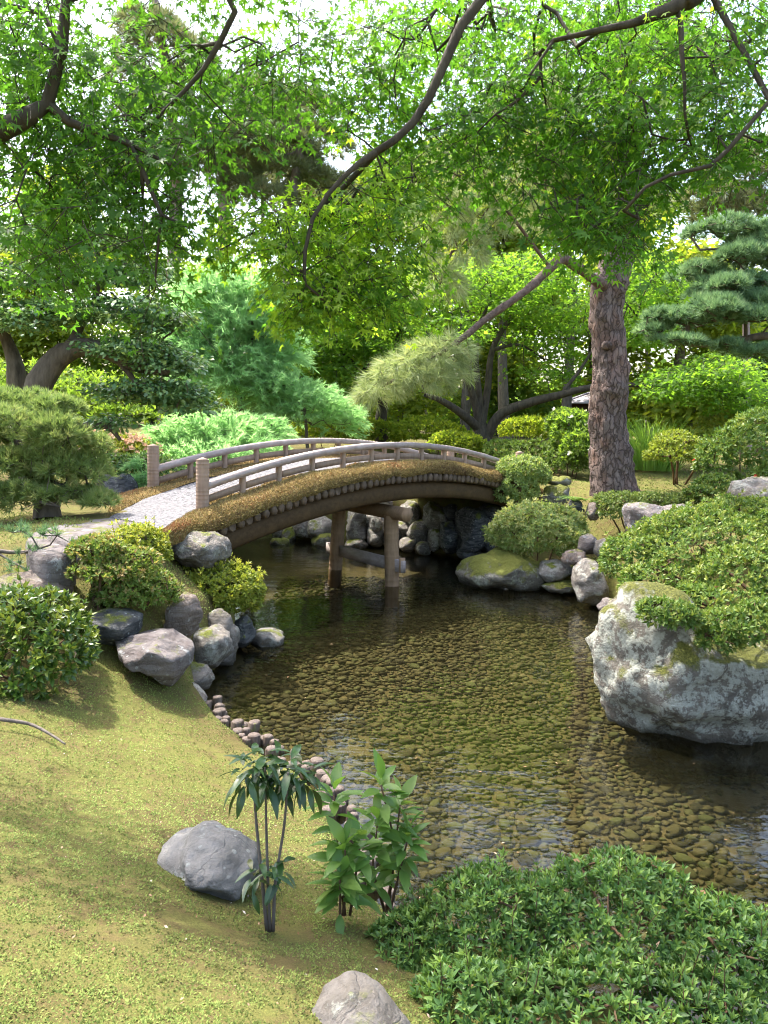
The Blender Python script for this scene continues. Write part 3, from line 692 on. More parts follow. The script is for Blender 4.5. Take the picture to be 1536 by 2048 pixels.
# ================================================================== BRIDGE
F0 = np.array([-2.188, 9.2]); DA = np.array([0.6566, 0.7543]); DB = np.array([-0.7543, 0.6566]); BL = 7.2; BW = 1.62
A3 = np.array([*DA, 0]); B3 = np.array([*DB, 0]); Z3 = np.array([0, 0, 1.0])
def deck_z(s): s = np.asarray(s, float); return 1.835 - 0.0375 * (s - 3.62) ** 2 * np.where(np.abs(s - 3.62) > 3.62, 1.0, 1.0)
def BP(s, t, z): return np.array([F0[0] + DA[0] * s + DB[0] * t, F0[1] + DA[1] * s + DB[1] * t, z])
bridge = thing('arched_bridge', 'arched wooden garden bridge with moss edges and pale gravel path', 'bridge', BP(BL / 2, BW / 2, 0))
W_POST = wood_mat('bridge_post_wood', (0.24, 0.165, 0.12), (0.42, 0.30, 0.225))
k = NT('bridge_rail_wood'); n = k.noise(1.0, 6, 0.6, k.map(k.obj(), (5, 5, 26)), 0.3); nz = k.noise(9, 4, 0.6)
W_RAIL = k.end(k.bsdf(k.mix(0.4, k.ramp(n, [(0.3, (0.22, 0.168, 0.145)), (0.7, (0.37, 0.30, 0.27))]), k.ramp(nz, [(0.3, (0.2, 0.155, 0.14)), (0.7, (0.46, 0.4, 0.385))])), 0.62, 0.3, k.bump(n, 0.3, 0.008)))
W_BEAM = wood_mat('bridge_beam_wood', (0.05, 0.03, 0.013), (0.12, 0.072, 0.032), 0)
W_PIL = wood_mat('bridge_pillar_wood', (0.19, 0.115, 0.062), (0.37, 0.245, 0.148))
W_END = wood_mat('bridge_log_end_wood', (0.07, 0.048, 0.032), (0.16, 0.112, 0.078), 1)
k = NT('bridge_gravel'); vo = k.voro(38, 'F1', None, 'Color'); vd = k.voro(38)
W_GRAV = k.end(k.bsdf(k.mix(0.75, (0.125, 0.12, 0.123), k.ramp(vo, [(0.1, (0.05, 0.048, 0.049)), (0.6, (0.185, 0.178, 0.184))])), 0.9, 0.2, k.bump(vd, 0.7, 0.02)))
k = NT('bridge_moss_bed'); n = k.noise(7, 6, 0.7); f = k.noise(70, 4, 0.7)
W_MOSS = k.end(k.bsdf(k.mix(0.6, k.ramp(n, [(0.3, (0.11, 0.07, 0.03)), (0.7, (0.21, 0.145, 0.05))]), k.ramp(f, [(0.3, (0.25, 0.25, 0.25)), (0.7, (0.7, 0.7, 0.7))]), 'OVERLAY'), 0.95, 0.1, k.bump(f, 0.8, 0.03)))
k = NT('bridge_moss_blade'); v = k.attr()
W_BLADE = k.end(k.bsdf(k.ramp(v, [(0.0, (0.12, 0.075, 0.04)), (0.3, (0.28, 0.19, 0.085)), (0.5, (0.33, 0.265, 0.085)), (0.75, (0.38, 0.285, 0.13)), (0.93, (0.34, 0.21, 0.10)), (1.0, (0.30, 0.12, 0.055))]), 0.85, 0.15))

def adzed(mb, base, axis, height, r, bands, sides=8, cap=0.0, u0=None, sq=0.0):
    """octagonal post cut with an adze: shallow scoops one above another"""
    axis = unit(axis); u = np.asarray(u0 if u0 is not None else A3, float); u = unit(u - axis * (u @ axis)); w = np.cross(axis, u)
    ang = (np.arange(sides) + 0.5) * 2 * math.pi / sides
    zs = []; rs = []
    for i in range(bands):
        for f, q in ((0.0, 1.0), (0.08, .985), (0.5, .965), (0.92, .985)):
            zs.append((i + f) / bands * height); rs.append(r * q * (1 + rng.normal() * .004))
    zs.append(height); rs.append(r)
    if cap: zs.append(height + cap); rs.append(r * .04)
    V = np.concatenate([np.asarray(base) + axis * z + q * (np.cos(ang)[:, None] * u + np.sin(ang)[:, None] * w) for z, q in zip(zs, rs)])
    F = []; m = len(zs)
    for i in range(m - 1):
        for j in range(sides): F.append((i * sides + j, i * sides + (j + 1) % sides, (i + 1) * sides + (j + 1) % sides, (i + 1) * sides + j))
    F.append(tuple(range(sides))[::-1]); F.append(tuple((m - 1) * sides + j for j in range(sides)))
    mb.add(V, F); return mb
def sweep(sec, ss, fn, mb=None, cap=True):
    """sec: list of (t,z offsets); fn(s) -> (t0,z0): section swept along the bridge"""
    mb = mb or MB(); n_ = len(sec); V = []
    for s_ in ss:
        t0, z0 = fn(s_)
        for (t, z) in sec: V.append(BP(s_, t0 + t, z0 + z))
    F = []
    for i in range(len(ss) - 1):
        for j in range(n_): F.append((i * n_ + j, (i + 1) * n_ + j, (i + 1) * n_ + (j + 1) % n_, i * n_ + (j + 1) % n_))
    if cap: F.append(tuple(range(n_))); F.append(tuple((len(ss) - 1) * n_ + j for j in range(n_))[::-1])
    return mb.add(V, F)
SS = np.linspace(-0.1, BL + 0.1, 60)
FRONT, REAR = -0.42, BW + 0.42
# gravel walk
ss = np.linspace(-1.15, BL + 0.8, 70)
def walk_z(s_): return float(deck_z(s_)) if s_ > 0 else float(deck_z(0)) + s_ * 0.03
V = []; F = []; nt_ = 9
for s_ in ss:
    e0, e1 = 0.10, BW - 0.26
    if s_ < 0: e0 += .88 * s_; e1 += 1.05 * s_
    for j in range(nt_): 
        f = j / (nt_ - 1); V.append(BP(s_, e0 + (e1 - e0) * f, walk_z(s_) + 0.02 + 0.025 * math.sin(math.pi * f)))
for i in range(len(ss) - 1):
    for j in range(nt_ - 1): a = i * nt_ + j; F.append((a, a + nt_, a + nt_ + 1, a + 1)[::-1])
MB().add(V, F).build('gravel_path', W_GRAV, bridge, bridge['_o'], True)
# mossy edges
def moss_strip(ts, zs, name, s0, s1, t_in, kk):
    ss = np.linspace(s0, s1, 90); V = []; n_ = len(ts)
    for s_ in ss:
        fade = sstep(s0, s0 + 0.6, s_)
        for t, z in zip(ts, zs):
            lift = 0.03 * float(fbm(np.array([[s_ * 3, t * 4, 1.0]]), 3)[0])
            w_ = max(0., 1 + min(s_, 0) / 1.3); V.append(BP(s_, t_in + kk * min(s_, 0) + (t - t_in) * w_ + 0.02 * float(vnoise(np.array([[s_ * 7, t * 3, 4.0]]))[0]), walk_z(s_) + (z + lift) * (fade if z > 0 else 1)))
    F = []
    for i in range(len(ss) - 1):
        for j in range(n_ - 1): a = i * n_ + j; F.append((a, a + n_, a + n_ + 1, a + 1)[::-1])
    V = np.array(V); o = MB().add(V, F).build(name, W_MOSS, bridge, bridge['_o'], True)
    return V.reshape(len(ss), n_, 3)
mf = moss_strip([0.16, 0.06, -0.08, -0.22, -0.34, -0.42, -0.46, -0.44], [0.01, 0.03, 0.045, 0.05, 0.03, -0.02, -0.09, -0.15], 'moss_edge', -1.15, BL + 0.5, .1, .88)
mr = moss_strip([BW - 0.32, BW - 0.24, BW - 0.1, BW + 0.05, BW + 0.2, BW + 0.32, BW + 0.4, BW + 0.42], [0.01, 0.035, 0.05, 0.05, 0.05, 0.03, -0.05, -0.14], 'moss_edge', -1.15, BL + 0.5, BW - .26, 1.05)
def moss_blades(grid, n_):
    a, b, _ = grid.shape; i = rng.random(n_) * (a - 1.001); j = rng.random(n_) * (b - 1.001); i0 = i.astype(int); j0 = j.astype(int); fi = (i - i0)[:, None]; fj = (j - j0)[:, None]
    P = grid[i0, j0] * (1 - fi) * (1 - fj) + grid[i0 + 1, j0] * fi * (1 - fj) + grid[i0, j0 + 1] * (1 - fi) * fj + grid[i0 + 1, j0 + 1] * fi * fj
    out = np.where((j / (b - 1))[:, None] > .5, -B3, B3 * 0) if grid is mf else np.where((j / (b - 1))[:, None] > .5, B3, B3 * 0)
    hd = Z3 + out * 0.6 + rng.normal(size=(n_, 3)) * .75
    patch = fbm(np.c_[P[:, :2] * 1.4, np.zeros(n_)], 3)
    v = np.clip(0.5 + patch * .42 + rng.normal(size=n_) * .2 - np.where(j / (b - 1) > .72, .22, 0), 0, 1)
    mb = MB(); scatter(mb, NEEDLE, P, hd, rvec(n_), rng.uniform(.015, .034, n_), v, 0.3); return mb
tag(moss_blades(mf, 60000).build('moss_blades', W_BLADE, bridge, bridge['_o']), None, kind='stuff')
tag(moss_blades(mr, 24000).build('moss_blades', W_BLADE, bridge, bridge['_o']), None, kind='stuff')
# deck logs: hexagonal ends along both sides
nlog = 62
for i in range(nlog):
    s_ = -0.25 + (BL + 0.5) * i / (nlog - 1); z0 = float(deck_z(s_)) - 0.185; slope = -0.075 * (s_ - 3.62); up = unit(np.array([-DA[0] * slope, -DA[1] * slope, 1]))
    c = BP(s_, 0, z0); al = np.cross(B3, up); mb = MB(); rad = rng.uniform(.05, .058); ph = rng.normal() * .15
    ang = np.arange(6) * math.pi / 3 + ph; V = []
    for t, q in ((FRONT - 0.015 + rng.normal() * .012, .80), (FRONT + 0.0, 1.0), (REAR, 1.0), (REAR + 0.015, .8)):
        for a in ang: V.append(c + B3 * t + q * rad * (math.cos(a) * al + math.sin(a) * up * 1.3))
    F = [tuple(range(6)), tuple(18 + j for j in range(6))[::-1]]
    for r_ in range(3):
        for j in range(6): F.append((r_ * 6 + j, r_ * 6 + 6 + j, r_ * 6 + 6 + (j + 1) % 6, r_ * 6 + (j + 1) % 6))
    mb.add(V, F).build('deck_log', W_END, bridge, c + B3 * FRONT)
# girders: round-shouldered curved beams
def oct_sec(w, h, ch): return [(-w + ch, -h), (w - ch, -h), (w, -h + ch), (w, h - ch), (w - ch, h), (-w + ch, h), (-w, h - ch), (-w, -h + ch)]
for t0 in (-0.2, BW + 0.2):
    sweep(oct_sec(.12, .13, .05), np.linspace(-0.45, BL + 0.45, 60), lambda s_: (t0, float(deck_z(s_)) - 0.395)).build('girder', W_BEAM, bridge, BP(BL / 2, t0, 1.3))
# pillars, cap beam, brace
sp_ = 3.38
pf = np.array([0.175, 11.5, -0.35]); pr = np.array([-0.80, 12.70, -0.35])
ctop = 1.12
cb0 = BP(sp_, -0.52, ctop + .02); cb1 = BP(sp_, BW + 0.5, ctop + .02)
pd = unit((pr - pf) * [1, 1, 0]); 
mid = (pf + pr) / 2
capc = BP(sp_, BW / 2, ctop)
for p, lean in ((pf, 1), (pr, -1)):
    top = np.array([p[0], p[1], ctop - 0.05]) + pd * lean * 0.1
    mb = MB(); ax = top - p; adzed(mb, p, ax, np.linalg.norm(ax), 0.118, 16, 8, u0=pd).build('pillar', W_PIL, bridge, p)
e0 = np.array([pf[0], pf[1], ctop]) - pd * 0.27; e1 = np.array([pr[0], pr[1], ctop]) + pd * 0.36
adzed(MB(), e0, e1 - e0, np.linalg.norm(e1 - e0), 0.115, 7, 6, u0=Z3).build('cap_beam', W_PIL, bridge, e0)
bz = 0.33; q0 = np.array([pf[0], pf[1], bz]) - pd * 0.24; q1 = np.array([pr[0], pr[1], bz]) + pd * 0.22; bc = (q0 + q1) / 2; sd3 = np.cross(pd, Z3)
brace = MB().box(bc, (pd, sd3, Z3), (np.linalg.norm(q1 - q0) / 2, .032, .09)).build('brace', W_RAIL, bridge, bc)
MB().box(q0 + pd * .05 + Z3 * .02, (pd, sd3, Z3), (.012, .05, .11)).build('wedge', W_PIL, brace, q0)
# railings
for side_, t0 in ((0, 0.0), (1, BW)):
    rail_h = 0.345; sh = 0.35 * side_
    ssr = np.linspace(0.02 + sh, BL - 0.02, 240)
    sweep([(-.062, -.06), (-.062, .02), (0, .028), (.062, .02), (.062, -.06)], ssr, lambda s_: (t0, float(deck_z(s_)) + rail_h - .03 - .007 * abs(math.sin(math.pi * s_ / .085)))).build('top_rail', W_RAIL, bridge, BP(BL / 2, t0, 2.1))
    for i in range(12):
        s0, s1 = i * .6, (i + 1) * .6
        sweep([(-.02, -.042), (.02, -.042), (.02, .042), (-.02, .042)], np.linspace(s0 + .05 + sh, min(s1 - .05 + sh, BL), 4), lambda s_: (t0, float(deck_z(s_)) + 0.125)).build('lower_rail', W_POST, bridge, BP((s0 + s1) / 2, t0, float(deck_z(s0)) + .1))
        s0 += sh
        if i and s0 < BL: adzed(MB(), BP(s0, t0, float(deck_z(s0)) - .08), Z3, rail_h + .03, 0.046, 6, 8, u0=A3).build('rail_post', W_POST, bridge, BP(s0, t0, float(deck_z(s0))))
    for s0 in (sh, BL):
        adzed(MB(), BP(s0, t0, float(deck_z(s0)) - .12), Z3, 0.74, 0.082, 16, 8, cap=.03, u0=A3).build('newel_post', W_POST, bridge, BP(s0, t0, float(deck_z(s0))))
# ================================================================== VEGETATION
L_MAPLE = leaf_mat('maple_leaf', (0.06, 0.14, 0.028), (0.10, 0.215, 0.04), 0.66, 0.5, 0.25, (1.3, 1.45, 0.5), (0.165, 0.285, 0.055))
L_MAPLE_Y = leaf_mat('maple_leaf_young', (0.065, 0.155, 0.028), (0.11, 0.235, 0.04), 0.66, 0.5, 0.25, (1.3, 1.45, 0.5), (0.32, 0.44, 0.065))
L_MIDM = leaf_mat('garden_maple_leaf', (0.09, 0.18, 0.035), (0.145, 0.255, 0.05), 0.68, 0.55, 0.2, (1.5, 1.55, 0.5), (0.22, 0.32, 0.06))
L_DARK = leaf_mat('evergreen_leaf', (0.06, 0.13, 0.045), (0.14, 0.26, 0.085), 0.35, 0.32, 0.45, None, (0.30, 0.40, 0.14))  # last tone paints sunlit highlights onto the palest leaves
L_FAR = leaf_mat('far_leaf', (0.13, 0.19, 0.03), (0.20, 0.265, 0.04), 0.65, 0.6, 0.15, (1.4, 1.4, 0.5), (0.30, 0.33, 0.06))
L_FARG = leaf_mat('far_green_leaf', (0.09, 0.16, 0.035), (0.14, 0.22, 0.05), 0.6, 0.6, 0.15, (1.4, 1.45, 0.5), (0.2, 0.27, 0.07))
L_AZ = leaf_mat('azalea_leaf', (0.065, 0.125, 0.024), (0.115, 0.195, 0.038), 0.35, 0.45, 0.25, None, (0.26, 0.30, 0.075))
L_AZY = leaf_mat('azalea_leaf_bright', (0.15, 0.20, 0.03), (0.26, 0.315, 0.045), 0.4, 0.45, 0.3, None, (0.40, 0.40, 0.07))
L_AZP = leaf_mat('azalea_leaf_pale', (0.10, 0.155, 0.035), (0.18, 0.235, 0.06), 0.35, 0.45, 0.3, None, (0.30, 0.29, 0.11))
L_AZB = leaf_mat('azalea_leaf_light', (0.17, 0.25, 0.07), (0.27, 0.36, 0.11), 0.4, 0.45, 0.3, None, (0.42, 0.42, 0.17))
L_AZR = leaf_mat('azalea_leaf_rusty', (0.11, 0.175, 0.035), (0.18, 0.27, 0.055), 0.4, 0.5, 0.25, None, (0.36, 0.26, 0.12))
L_AZF = leaf_mat('foreground_azalea_leaf', (0.05, 0.11, 0.025), (0.08, 0.165, 0.04), 0.35, 0.42, 0.3, None, (0.19, 0.29, 0.06))
L_BUSH = leaf_mat('glossy_leaf', (0.04, 0.085, 0.014), (0.075, 0.14, 0.022), 0.25, 0.3, 0.5, None, (0.19, 0.23, 0.04))
L_SAP = leaf_mat('sapling_leaf', (0.022, 0.055, 0.014), (0.038, 0.085, 0.02), 0.2, 0.3, 0.5, None, (0.10, 0.10, 0.03))
L_YOUNG = leaf_mat('young_shoot_leaf', (0.10, 0.21, 0.04), (0.17, 0.30, 0.06), 0.5, 0.35, 0.45, None, (0.19, 0.27, 0.06))
N_PINE = leaf_mat('blue_pine_needle', (0.095, 0.18, 0.08), (0.185, 0.305, 0.145), 0.38, 0.5, 0.3, (1, 1, .8), (0.33, 0.46, 0.22))
N_RED = leaf_mat('red_pine_needle', (0.21, 0.27, 0.11), (0.34, 0.41, 0.18), 0.45, 0.5, 0.3, (1, 1, .7), (0.48, 0.50, 0.26))
N_TALL = leaf_mat('tall_pine_needle', (0.15, 0.19, 0.09), (0.22, 0.25, 0.12), 0.4, 0.5, 0.25, (1, 1, .7), (0.22, 0.21, 0.11))
N_JUN = leaf_mat('mound_pine_needle', (0.14, 0.215, 0.065), (0.25, 0.34, 0.11), 0.4, 0.5, 0.25, (1, 1, .7), (0.36, 0.38, 0.16))
N_FEA = leaf_mat('feathery_leaf', (0.28, 0.47, 0.21), (0.40, 0.60, 0.30), 0.68, 0.6, 0.15, (1, 1.1, .8), (0.50, 0.68, 0.36))
L_GRASS = leaf_mat('tall_grass_blade', (0.18, 0.34, 0.06), (0.27, 0.44, 0.09), 0.5, 0.5, 0.25, None, (0.28, 0.40, 0.10))
BARK_M = bark_mat('maple_bark', (0.03, 0.024, 0.018), (0.085, 0.07, 0.052))
BARK_D = bark_mat('dark_bark', (0.055, 0.042, 0.03), (0.17, 0.135, 0.10), 10, 0.9)
BARK_G = bark_mat('grey_bark', (0.06, 0.05, 0.042), (0.16, 0.135, 0.115))
BARK_R = bark_mat('twig_bark', (0.06, 0.035, 0.02), (0.14, 0.085, 0.05))

DRY = leaf_mat('dry_leaf', (.22, .12, .06), (.36, .22, .13), .2, .8, .15, None, (.48, .33, .22))
def pxcloud(spec, n):
    w = np.array([a[2] * a[3] * (a[6] if len(a) > 6 else 1.0) for a in spec], float); w /= w.sum(); out = []
    for a, q in zip(spec, rng.multinomial(n, w)):
        th = rng.uniform(0, 2 * math.pi, q); rr = np.sqrt(rng.random(q))
        for t, r_ in zip(th, rr): out.append(at(a[0] + a[2] * r_ * math.cos(t), a[1] + a[3] * r_ * math.sin(t), a[4] + rng.uniform(-1, 1) * a[5]))
    return np.array(out)
def W(path, Y):      # pixel polyline -> world; Y number or list
    return np.array([at(p[0], p[1], Y if np.isscalar(Y) else Y[i]) for i, p in enumerate(path)])

def spray(targets, per, rad, size, tilt=0.6, flat=0.3, droop=0.25, vbase=0.5, vs=0.22, out=1.0):
    n = len(targets) * per; c = np.repeat(targets, per, 0)
    a = rng.uniform(0, 2 * math.pi, n); r_ = rad * np.sqrt(rng.random(n)); off = np.c_[np.cos(a) * r_, np.sin(a) * r_, rng.normal(size=n) * rad * flat]
    off[:, 2] -= droop * r_ * r_ / rad
    pos = c + off
    hd = np.c_[np.cos(a), np.sin(a), np.full(n, -0.35)] * out + rng.normal(size=(n, 3)) * .45
    nm = np.c_[np.zeros((n, 2)), np.ones(n)] + rng.normal(size=(n, 3)) * tilt
    sz = size * rng.uniform(.65, 1.2, n)
    tv = np.repeat(rng.normal(size=len(targets)) * .14, per)
    v = np.clip(vbase + tv + rng.normal(size=n) * vs, 0, 1)
    return pos, hd, nm, sz, v

def twig_spray(targets, k_, L, size, vbase=0.5, vs=0.16, tilt=.5):
    """leaves set in pairs along a drooping twiglet, all of one spray lying roughly in one plane"""
    n = len(targets); a = rng.uniform(0, 2 * math.pi, n); d = unit(np.c_[np.cos(a), np.sin(a), rng.uniform(-.75, -.05, n)]); Ls = L * rng.uniform(.6, 1.25, n)
    up = unit(np.array([0, 0, 1.0]) + rng.normal(size=(n, 3)) * tilt); sd_ = unit(np.cross(d, up)); up = np.cross(sd_, d)
    m = 2 * k_ + 1; f = np.r_[np.repeat(np.linspace(.12, .92, k_), 2), 1.0]; sg = np.r_[np.tile([-1, 1], k_), 0]
    f = np.clip(f[None] + rng.normal(size=(n, m)) * .04, 0, 1.05)
    wide = (np.sin(math.pi * np.clip(f, 0, 1) ** .8) * .42 + .06) * rng.random((n, m)) ** .6
    pos = targets[:, None] + d[:, None] * (f * Ls[:, None])[..., None] + sd_[:, None] * (sg[None] * wide * Ls[:, None])[..., None]
    pos[..., 2] -= .28 * f * f * Ls[:, None]; pos += rng.normal(size=pos.shape) * .012
    hd = d[:, None] * .75 + sd_[:, None] * (sg[None] * .7)[..., None] + np.array([0, 0, -.35]) + rng.normal(size=pos.shape) * .22
    nm = up[:, None] + rng.normal(size=pos.shape) * .42
    sz = size * rng.uniform(.55, 1.2, (n, m)) * np.repeat(rng.uniform(.8, 1.15, n), m).reshape(n, m)
    v = np.clip(vbase + (rng.normal(size=n) * .17)[:, None] + rng.normal(size=(n, m)) * vs, 0, 1)
    ax = np.stack([targets, targets + d * Ls[:, None] * .5 - [0, 0, 1] * (.07 * Ls)[:, None], targets + d * Ls[:, None] - [0, 0, 1] * (.28 * Ls)[:, None]], 1)
    return (pos.reshape(-1, 3), hd.reshape(-1, 3), nm.reshape(-1, 3), sz.ravel(), v.ravel()), ax
def make_tree(name, label, trunk_paths, targets, leafdata, leafT, leafmat, bark, base, wid=1.0, rt=0.005, expo=0.45, step=0.3, nleafobj=0, group=None, jit=0.06, cat='tree', crown='crown', sag=0.0, minr=0, twigs=None):
    root = thing(name, label, cat, base, group)
    sk = Skeleton(); 
    for (P, r0, r1, par) in trunk_paths:
        pid = -1 if par is None else sk.near(P[0])
        sk.path(np.asarray(P), r0, r1, pid)
    if targets is not None and len(targets): sk.grow(targets, step, sag, jit, rt)
    tmb = sk.mesh(rt, expo, minr=minr)
    if twigs is not None:
        for q in twigs: tmb.tube(q, [.0026, .002, .0012], 3, cap=False)
    tmb.build('trunk', bark, root, base, True)
    pos, hd, nm, sz, v = leafdata
    if nleafobj:
        keep = split_leaves(root, MAPLE if leafT is MAPLE5 else leafT, pos, hd, nm, sz, v, leafmat, 'leaf', nleafobj)
        pos, hd, nm, sz, v = pos[keep], hd[keep], nm[keep], sz[keep], v[keep]
    mb = MB(); scatter(mb, leafT, pos, hd, nm, sz, v, wid)
    tag(mb.build(crown, leafmat, root, base), None, kind='stuff')
    return root

# ------------------------------------------------------------------ near maples hanging in from above
Yl = 3.85
left_spec = [(60, 120, 130, 190, 4.2, .5), (190, 200, 130, 170, 4.4, .5), (330, 120, 110, 140, 4.6, .5, .8), (450, 165, 140, 125, 4.6, .5, .75), (590, 105, 80, 105, 4.7, .4, .75), (540, 200, 60, 50, 4.7, .3, .5), (300, 330, 150, 110, 4.3, .5),
             (120, 400, 150, 110, 4.1, .5), (330, 430, 80, 70, 4.1, .4, .8), (60, 500, 90, 60, 4.0, .4, .35), (240, 525, 150, 60, 4.0, .4, .3), (330, 570, 60, 30, 4.0, .3, .3), (-150, 250, 150, 300, 4.2, .6, .5), (120, -120, 260, 90, 4.4, .6, .5), (480, -90, 200, 80, 4.8, .5, .6), (700, -420, 420, 150, 3.8, .5, .3), (450, -170, 350, 80, 3.9, .4, .3)]  # last two clusters, unseen overhead, are added to shade lawn and azalea
tg = pxcloud(left_spec, 950)
lv, axl = twig_spray(tg, 8, .30, .043, .4)
base = np.array([-6.2, 4.6, 1.0])
paths = [([base, (-6.0, 4.6, 2.2), (-4.6, 4.4, 3.3), at(-300, 400, 4.3), at(0, 262, Yl), at(95, 208, Yl)], .13, .03, None),
         (W([(95, 208), (115, 120), (138, 50), (130, -30), (140, -120)], Yl), .034, .022, 1),
         (W([(95, 208), (115, 232), (200, 270), (290, 298), (340, 330)], Yl), .028, .009, 1),
         (W([(200, 270), (250, 305), (300, 360), (325, 410), (310, 470), (312, 540)], [3.85, 3.85, 3.85, 3.85, 3.85, 3.85]), .019, .006, 1),
         (W([(138, 50), (60, 20), (-20, 5)], Yl), .016, .008, 1),
         (W([(130, -30), (300, -80), (470, -20), (455, 50), (420, 120), (380, 170), (335, 215), (300, 250)], [3.9, 4.0, 4.1, 4.1, 4.1, 4.1, 4.1, 4.1]), .021, .007, 1),
         (W([(0, 262), (40, 250), (50, 300), (60, 340), (100, 370)], 4.2), .01, .004, 1)]
make_tree('maple_tree', 'maple whose leafy branches hang in at the top from a trunk beyond the left edge', paths, tg, lv, MAPLE5, L_MAPLE, BARK_M, base, rt=0.0018, expo=0.5, step=0.12, nleafobj=300, jit=.1, twigs=axl)
right_spec = [(760, 80, 70, 130, 4.9, .4), (740, 210, 60, 110, 4.8, .4, 1.1), (900, 130, 130, 150, 5.0, .5), (1050, 130, 130, 140, 5.1, .5), (1200, 140, 130, 150, 5.0, .5), (1350, 150, 140, 160, 4.9, .5), (1480, 150, 110, 180, 4.8, .5), (900, 300, 80, 100, 4.9, .4), (1000, 260, 130, 100, 5.0, .4),
              (1180, 280, 120, 90, 5.0, .4), (1330, 290, 110, 80, 4.9, .4), (1170, 380, 140, 80, 4.8, .4, 1.2), (1230, 430, 100, 55, 4.7, .3, 1.5), (1245, 480, 55, 22, 4.7, .2, 1.3), (1460, 300, 90, 70, 4.8, .4), (1150, -110, 420, 90, 5.0, .6, .6), (1640, 120, 100, 260, 4.8, .6, .4), (1050, 40, 300, 80, 6.6, .9, .8), (820, 50, 150, 70, 6.6, .8, .8), (1320, 50, 250, 80, 6.4, .9, .8), (1150, -80, 420, 60, 7.0, .9, .6)]
yel_spec = [(800, 360, 70, 50, 4.7, .3), (700, 400, 100, 50, 4.6, .3), (600, 440, 120, 50, 4.5, .3), (500, 460, 100, 50, 4.5, .3), (430, 505, 50, 36, 4.4, .2, .45), (620, 540, 80, 70, 4.5, .3), (720, 520, 90, 80, 4.6, .3), (760, 590, 60, 50, 4.6, .2), (600, 600, 60, 40, 4.5, .2, .8), (820, 460, 50, 70, 4.7, .2)]
tg2 = pxcloud(yel_spec, 330); tg1 = pxcloud(right_spec, 1250)
(lv1, ax1), (lv2, ax2) = twig_spray(tg1, 8, .32, .045, .36), twig_spray(tg2, 8, .27, .044, .8)
base = np.array([3.9, 4.6, 1.0])
paths = [([base, (3.8, 4.7, 2.4), (3.2, 4.9, 4.2), at(1600, -160, 4.9), at(1400, -20, 4.5), at(1360, 10, 4.45)], .15, .04, None),
         (W([(1360, 10), (1290, 45), (1245, 45), (1200, 60), (1140, 62), (1080, 105), (1060, 150)], 4.45), .026, .007, 1),
         (W([(1350, 20), (1357, 100), (1378, 140), (1365, 180), (1370, 230)], 4.4), .017, .006, 1),
         (W([(1400, -20), (1200, -100), (1000, -30), (920, 55), (875, 160), (838, 230), (790, 280), (740, 312), (700, 342), (655, 390), (618, 455), (608, 540), (612, 570)], [4.6, 4.5, 4.4, 4.35, 4.3, 4.3, 4.25, 4.25, 4.2, 4.2, 4.15, 4.15, 4.15]), .034, .006, 1),
         (W([(1600, -160), (1570, 20), (1500, 82), (1455, 95)], 4.8), .02, .006, 1),
         (W([(1570, 20), (1540, 200), (1455, 300), (1420, 332), (1340, 350), (1290, 375), (1250, 420)], 4.3), .018, .005, 1),
         (W([(740, 312), (640, 420), (540, 450), (440, 500)], [4.7, 4.6, 4.5, 4.4]), .01, .004, 1)]
lvall = [np.concatenate([a, b]) for a, b in zip(lv1, lv2)]
make_tree('maple_tree', 'maple spreading fresh green branches across the top from beyond the right edge', paths, np.concatenate([tg1, tg2]), lvall, MAPLE5, L_MAPLE_Y, BARK_M, base, rt=0.0018, expo=0.5, step=0.12, nleafobj=300, jit=.1, twigs=np.concatenate([ax1, ax2]))

# ------------------------------------------------------------------ shrubs
def shrub_pts(ells, n, depth=0.3, zmin=-0.35, lump=0.12, freq=3.0):
    ells = [(np.asarray(c, float), np.asarray(r, float)) for c, r in ells]
    ar = np.array([r[0] * r[1] + r[0] * r[2] + r[1] * r[2] for c, r in ells]); ar /= ar.sum()
    Ps = []; Ns = []
    for (c, r), q in zip(ells, rng.multinomial(int(n * 1.5), ar)):
        d = rvec(q); d = d[d[:, 2] > zmin]; q = len(d)
        k_ = 1 - depth * rng.random(q) ** 2.2
        P0 = c + d * r; k_ = k_ * (1 + lump * fbm(P0 * freq, 3))
        P = c + d * r * k_[:, None]; N = unit(d / r); keep = np.ones(q, bool)
        for c2, r2 in ells:
            if c2 is c: continue
            keep &= np.sum(((P - c2) / r2) ** 2, 1) > 0.72
        Ps.append(P[keep]); Ns.append(N[keep])
    return np.concatenate(Ps), np.concatenate(Ns)
def rosettes(P, N, per, size, spread=0.9, up=0.25, vs=0.2, vb=0.45, tip=0.0):
    n = len(P); c = np.repeat(P, per, 0); nn = unit(np.repeat(N + np.array([0, 0, up]), per, 0) + np.repeat(rng.normal(size=(n, 3)) * .3, per, 0))
    ph = np.tile(np.arange(per) * 2.4, n) + np.repeat(rng.uniform(0, 6, n), per)
    t1 = unit(np.cross(nn, np.array([0.3, 0.2, 0.9])) + 1e-6); t2 = np.cross(nn, t1)
    rad = np.cos(ph)[:, None] * t1 + np.sin(ph)[:, None] * t2
    op = np.tile(np.linspace(0.35, 1.25, per), n)[:, None] * spread
    hd = nn * 1.0 * (1.15 - op * .55) + rad * op + rng.normal(size=(n * per, 3)) * .12
    nm = nn * op - rad * 0.5 * (1.2 - op) + rng.normal(size=(n * per, 3)) * .1
    sz = size * rng.uniform(.7, 1.15, n * per)
    v = np.clip(vb + np.repeat(rng.normal(size=n) * vs, per) + rng.normal(size=n * per) * .1 + tip * np.tile(np.linspace(1, -0.3, per), n), 0, 1)
    return c + nn * size * .05, hd, nm, sz, v
